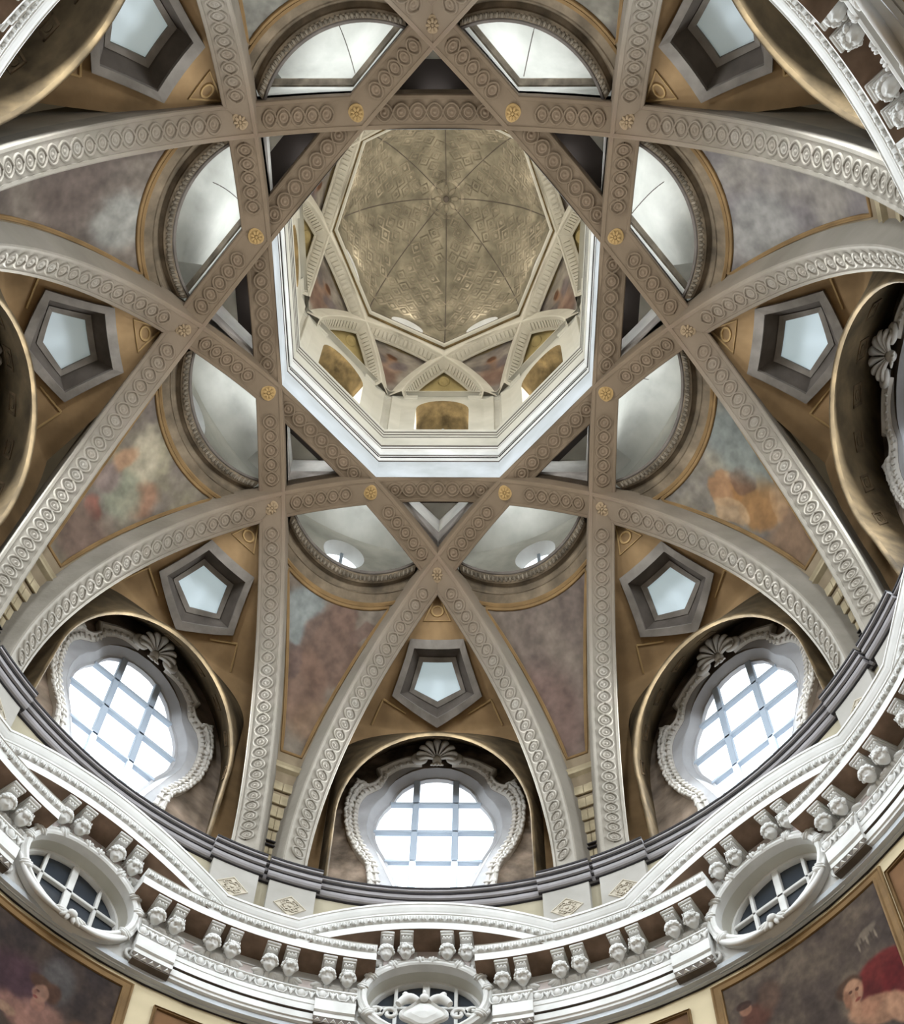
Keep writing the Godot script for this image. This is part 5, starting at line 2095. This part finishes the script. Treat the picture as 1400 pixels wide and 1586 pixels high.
func head_mesh(sd: int) -> ArrayMesh:
	var st := begin()
	var nu := 22
	var nv := 16
	var rows := []
	for j in nv + 1:
		var t := PI * j / nv
		var row := []
		for i in nu:
			var f := TAU * i / nu
			var d := Vector3(sin(t) * sin(f), cos(t), sin(t) * cos(f))
			var r := 1.0
			var p := Vector3(d.x * .088, d.y * .108, d.z * .095)
			# chin narrows, cheeks swell, sockets sink, nose and lips stand out
			if d.y < 0:
				p.x *= 1.0 + .22 * d.y
			var bump := func(x: float, y: float, w: float, k: float) -> float:
				return k * exp(-(pow(d.x - x, 2) + pow(d.y - y, 2)) / (w * w)) if d.z > 0 else 0.0
			var push: float = bump.call(0.0, -.12, .13, .036) + bump.call(0.0, .05, .09, .014) + bump.call(.42, -.25, .26, .014) + bump.call(-.42, -.25, .26, .014) - bump.call(.34, .12, .15, .030) - bump.call(-.34, .12, .15, .030) + bump.call(0.0, -.42, .14, .010) - bump.call(0.0, -.34, .09, .016) - bump.call(0.0, -.50, .08, .005) + bump.call(0.0, -.72, .18, .012) + bump.call(.34, .11, .07, .008) + bump.call(-.34, .11, .07, .008)
			row.append((p + d * push) * r)
		rows.append(row)
	for j in nv:
		for i in nu:
			var i2 := (i + 1) % nu
			quad(st, rows[j][i], rows[j][i2], rows[j + 1][i2], rows[j + 1][i], 1)
	for s in [-1.0, 1.0]:
		ellipsoid(st, Vector3(s * .086, -.005, -.005), Vector3(.012, 0, 0), Vector3(0, .026, 0), Vector3(0, 0, .016), 6, 5)
	return done(st)

func build_cherubs() -> void:
	var face := head_mesh(1)
	var hairs := []
	var rng := RandomNumberGenerator.new()
	for v in 2:
		rng.seed = 17 + v
		var st := begin()
		for i in 60:
			var an := rng.randf_range(0, TAU)
			var up := rng.randf_range(-.05, 1.0)
			var d := Vector3(sqrt(maxf(1.0 - up * up, 0.0)) * sin(an), up, sqrt(maxf(1.0 - up * up, 0.0)) * cos(an))
			if d.z > .35 and d.y < .5:
				continue
			var o := Vector3(d.x * .094, d.y * .112 + .006, d.z * .094)
			var k := rng.randf_range(.024, .038)
			ellipsoid(st, o, Vector3(k, 0, 0), Vector3(0, k * .9, 0), Vector3(0, 0, k), 6, 5)
		if v == 1:
			for i in 7:
				ellipsoid(st, Vector3(lerpf(-.075, .075, i / 6.0), .115, .03), Vector3(.012, 0, 0), Vector3(0, .03, 0), Vector3(0, 0, .02), 6, 5)
		hairs.append(done(st))
	var wings := []
	for s in [-1.0, 1.0]:
		var st := begin()
		for i in 4:
			var an := .25 + i * .36
			var len_ := .13 - i * .015
			var dirv := Vector3(s * cos(an), -sin(an), 0)
			ellipsoid(st, Vector3(s * .05, -.10, -.045) + dirv * len_ * .7, dirv * len_ * .62, Vector3(-dirv.y, dirv.x, 0) * .035, Vector3(0, 0, .022), 8, 5)
		wings.append(done(st))
	var st2 := begin()
	for s in [-1.0, 1.0]:
		var pts := []
		for i in 12:
			var f := i / 11.0
			var rr := .05 * (1.0 - .7 * f)
			pts.append(Vector3(s * (.045 + rr * cos(f * 6.5)), -.22 + rr * sin(f * 6.5), -.05))
		tube(st2, pts, .013, Vector3.BACK, 5)
	ellipsoid(st2, Vector3(0, -.17, -.05), Vector3(.035, 0, 0), Vector3(0, .08, 0), Vector3(0, 0, .03), 8, 6)
	var drop := done(st2)
	var number := 0
	for k in [6, 7, 0, 1, 2, 3, 4, 5]:
		var az: float = k * 45.0
		for b in bracket_spots():
			var a: float = az + b[0]
			var h: float = 17.18 + b[1] * .97
			if not seen(P(a, 6.7, h), 60.0):
				continue
			var clock: bool = b[3] < 0.0
			var place := "inner" if absf(b[2]) < 5.0 else ("middle" if absf(b[2]) < 15.0 else "outer")
			var label := "cherub head, %s side of the %s pair, %s half of %s bay" % ["window" if clock == (b[2] > 0.0) else "far", place, "clockwise" if b[2] < 0 else "anticlockwise", bay_word(az)]
			var t := thing("cherub_head", label, "cherub head", "stucco cherub heads under the cornice brackets")
			t.transform = Transform3D(Basis(tangent(a), Vector3.UP, -radial(a)) * Basis(Vector3.RIGHT, .85).scaled(Vector3.ONE * 1.1), P(a, 6.70, h))
			put(t, "face", face, M.white)
			put(t, "curly_hair", hairs[number % 2], M.white)
			for w in wings:
				put(t, "wing", w, M.white)
			if absf(b[2]) > 5.0:
				put(t, "scroll_drop", drop, M.white)
			number += 1

# -------------------------------------------------------------------- flower bosses on the crossings of the ribs

func build_bosses() -> void:
	var make := func(size: float) -> Array:
		var out := []
		var st := begin()
		lathe(st, Vector3.ZERO, Vector3.RIGHT, Vector3.FORWARD, Vector3.DOWN, [Vector2(size * 1.15, -.03), Vector2(size * 1.12, -.008), Vector2(size * .95, .0), Vector2(size * .3, .004)], 20)
		out.append(done(st))
		st = begin()
		ellipsoid(st, Vector3(0, -.012, 0) + Vector3(size * .55, 0, 0), Vector3(size * .36, 0, 0), Vector3(0, .022, 0), Vector3(0, 0, size * .2), 8, 5)
		out.append(done(st))
		st = begin()
		ellipsoid(st, Vector3(0, -.015, 0), Vector3(size * .22, 0, 0), Vector3(0, .03, 0), Vector3(0, 0, size * .22), 10, 6)
		out.append(done(st))
		return out
	var big: Array = make.call(.12)
	for k in 16:
		var inner := k % 2 == 0
		var az: float = (k / 2) * 45.0 + (22.5 if inner else 0.0)
		var s := RD * tan(deg_to_rad(22.5 if inner else 45.0))
		var h := RH + RB * sqrt(1.0 - pow(s / RA, 2))
		var r := RD / cos(deg_to_rad(22.5 if inner else 45.0))
		var t := thing("crossing_boss", ("ochre flower boss where two great ribs cross at the eye, %s" % pier_word(az)) if inner else ("dull flower boss on the outer rib crossing above the %s window" % bay_word(az)), "boss", "flower bosses on the rib crossings")
		var slope := atan2(RB * s / RA / RA / sqrt(1.0 - pow(s / RA, 2)) * cos(deg_to_rad(22.5 if inner else 45.0)) , 1.0)
		t.transform = Transform3D(Basis(Vector3.UP, -deg_to_rad(az)) * Basis(Vector3.RIGHT, -slope * .9), P(az, r, h - .02))
		var m: Material = M.boss if inner else M.boss_dull
		put(t, "disc", big[0], m)
		for i in 8:
			var o := put(t, "petal", big[1], m)
			o.rotation.y = i * PI / 4
		put(t, "bud", big[2], m)
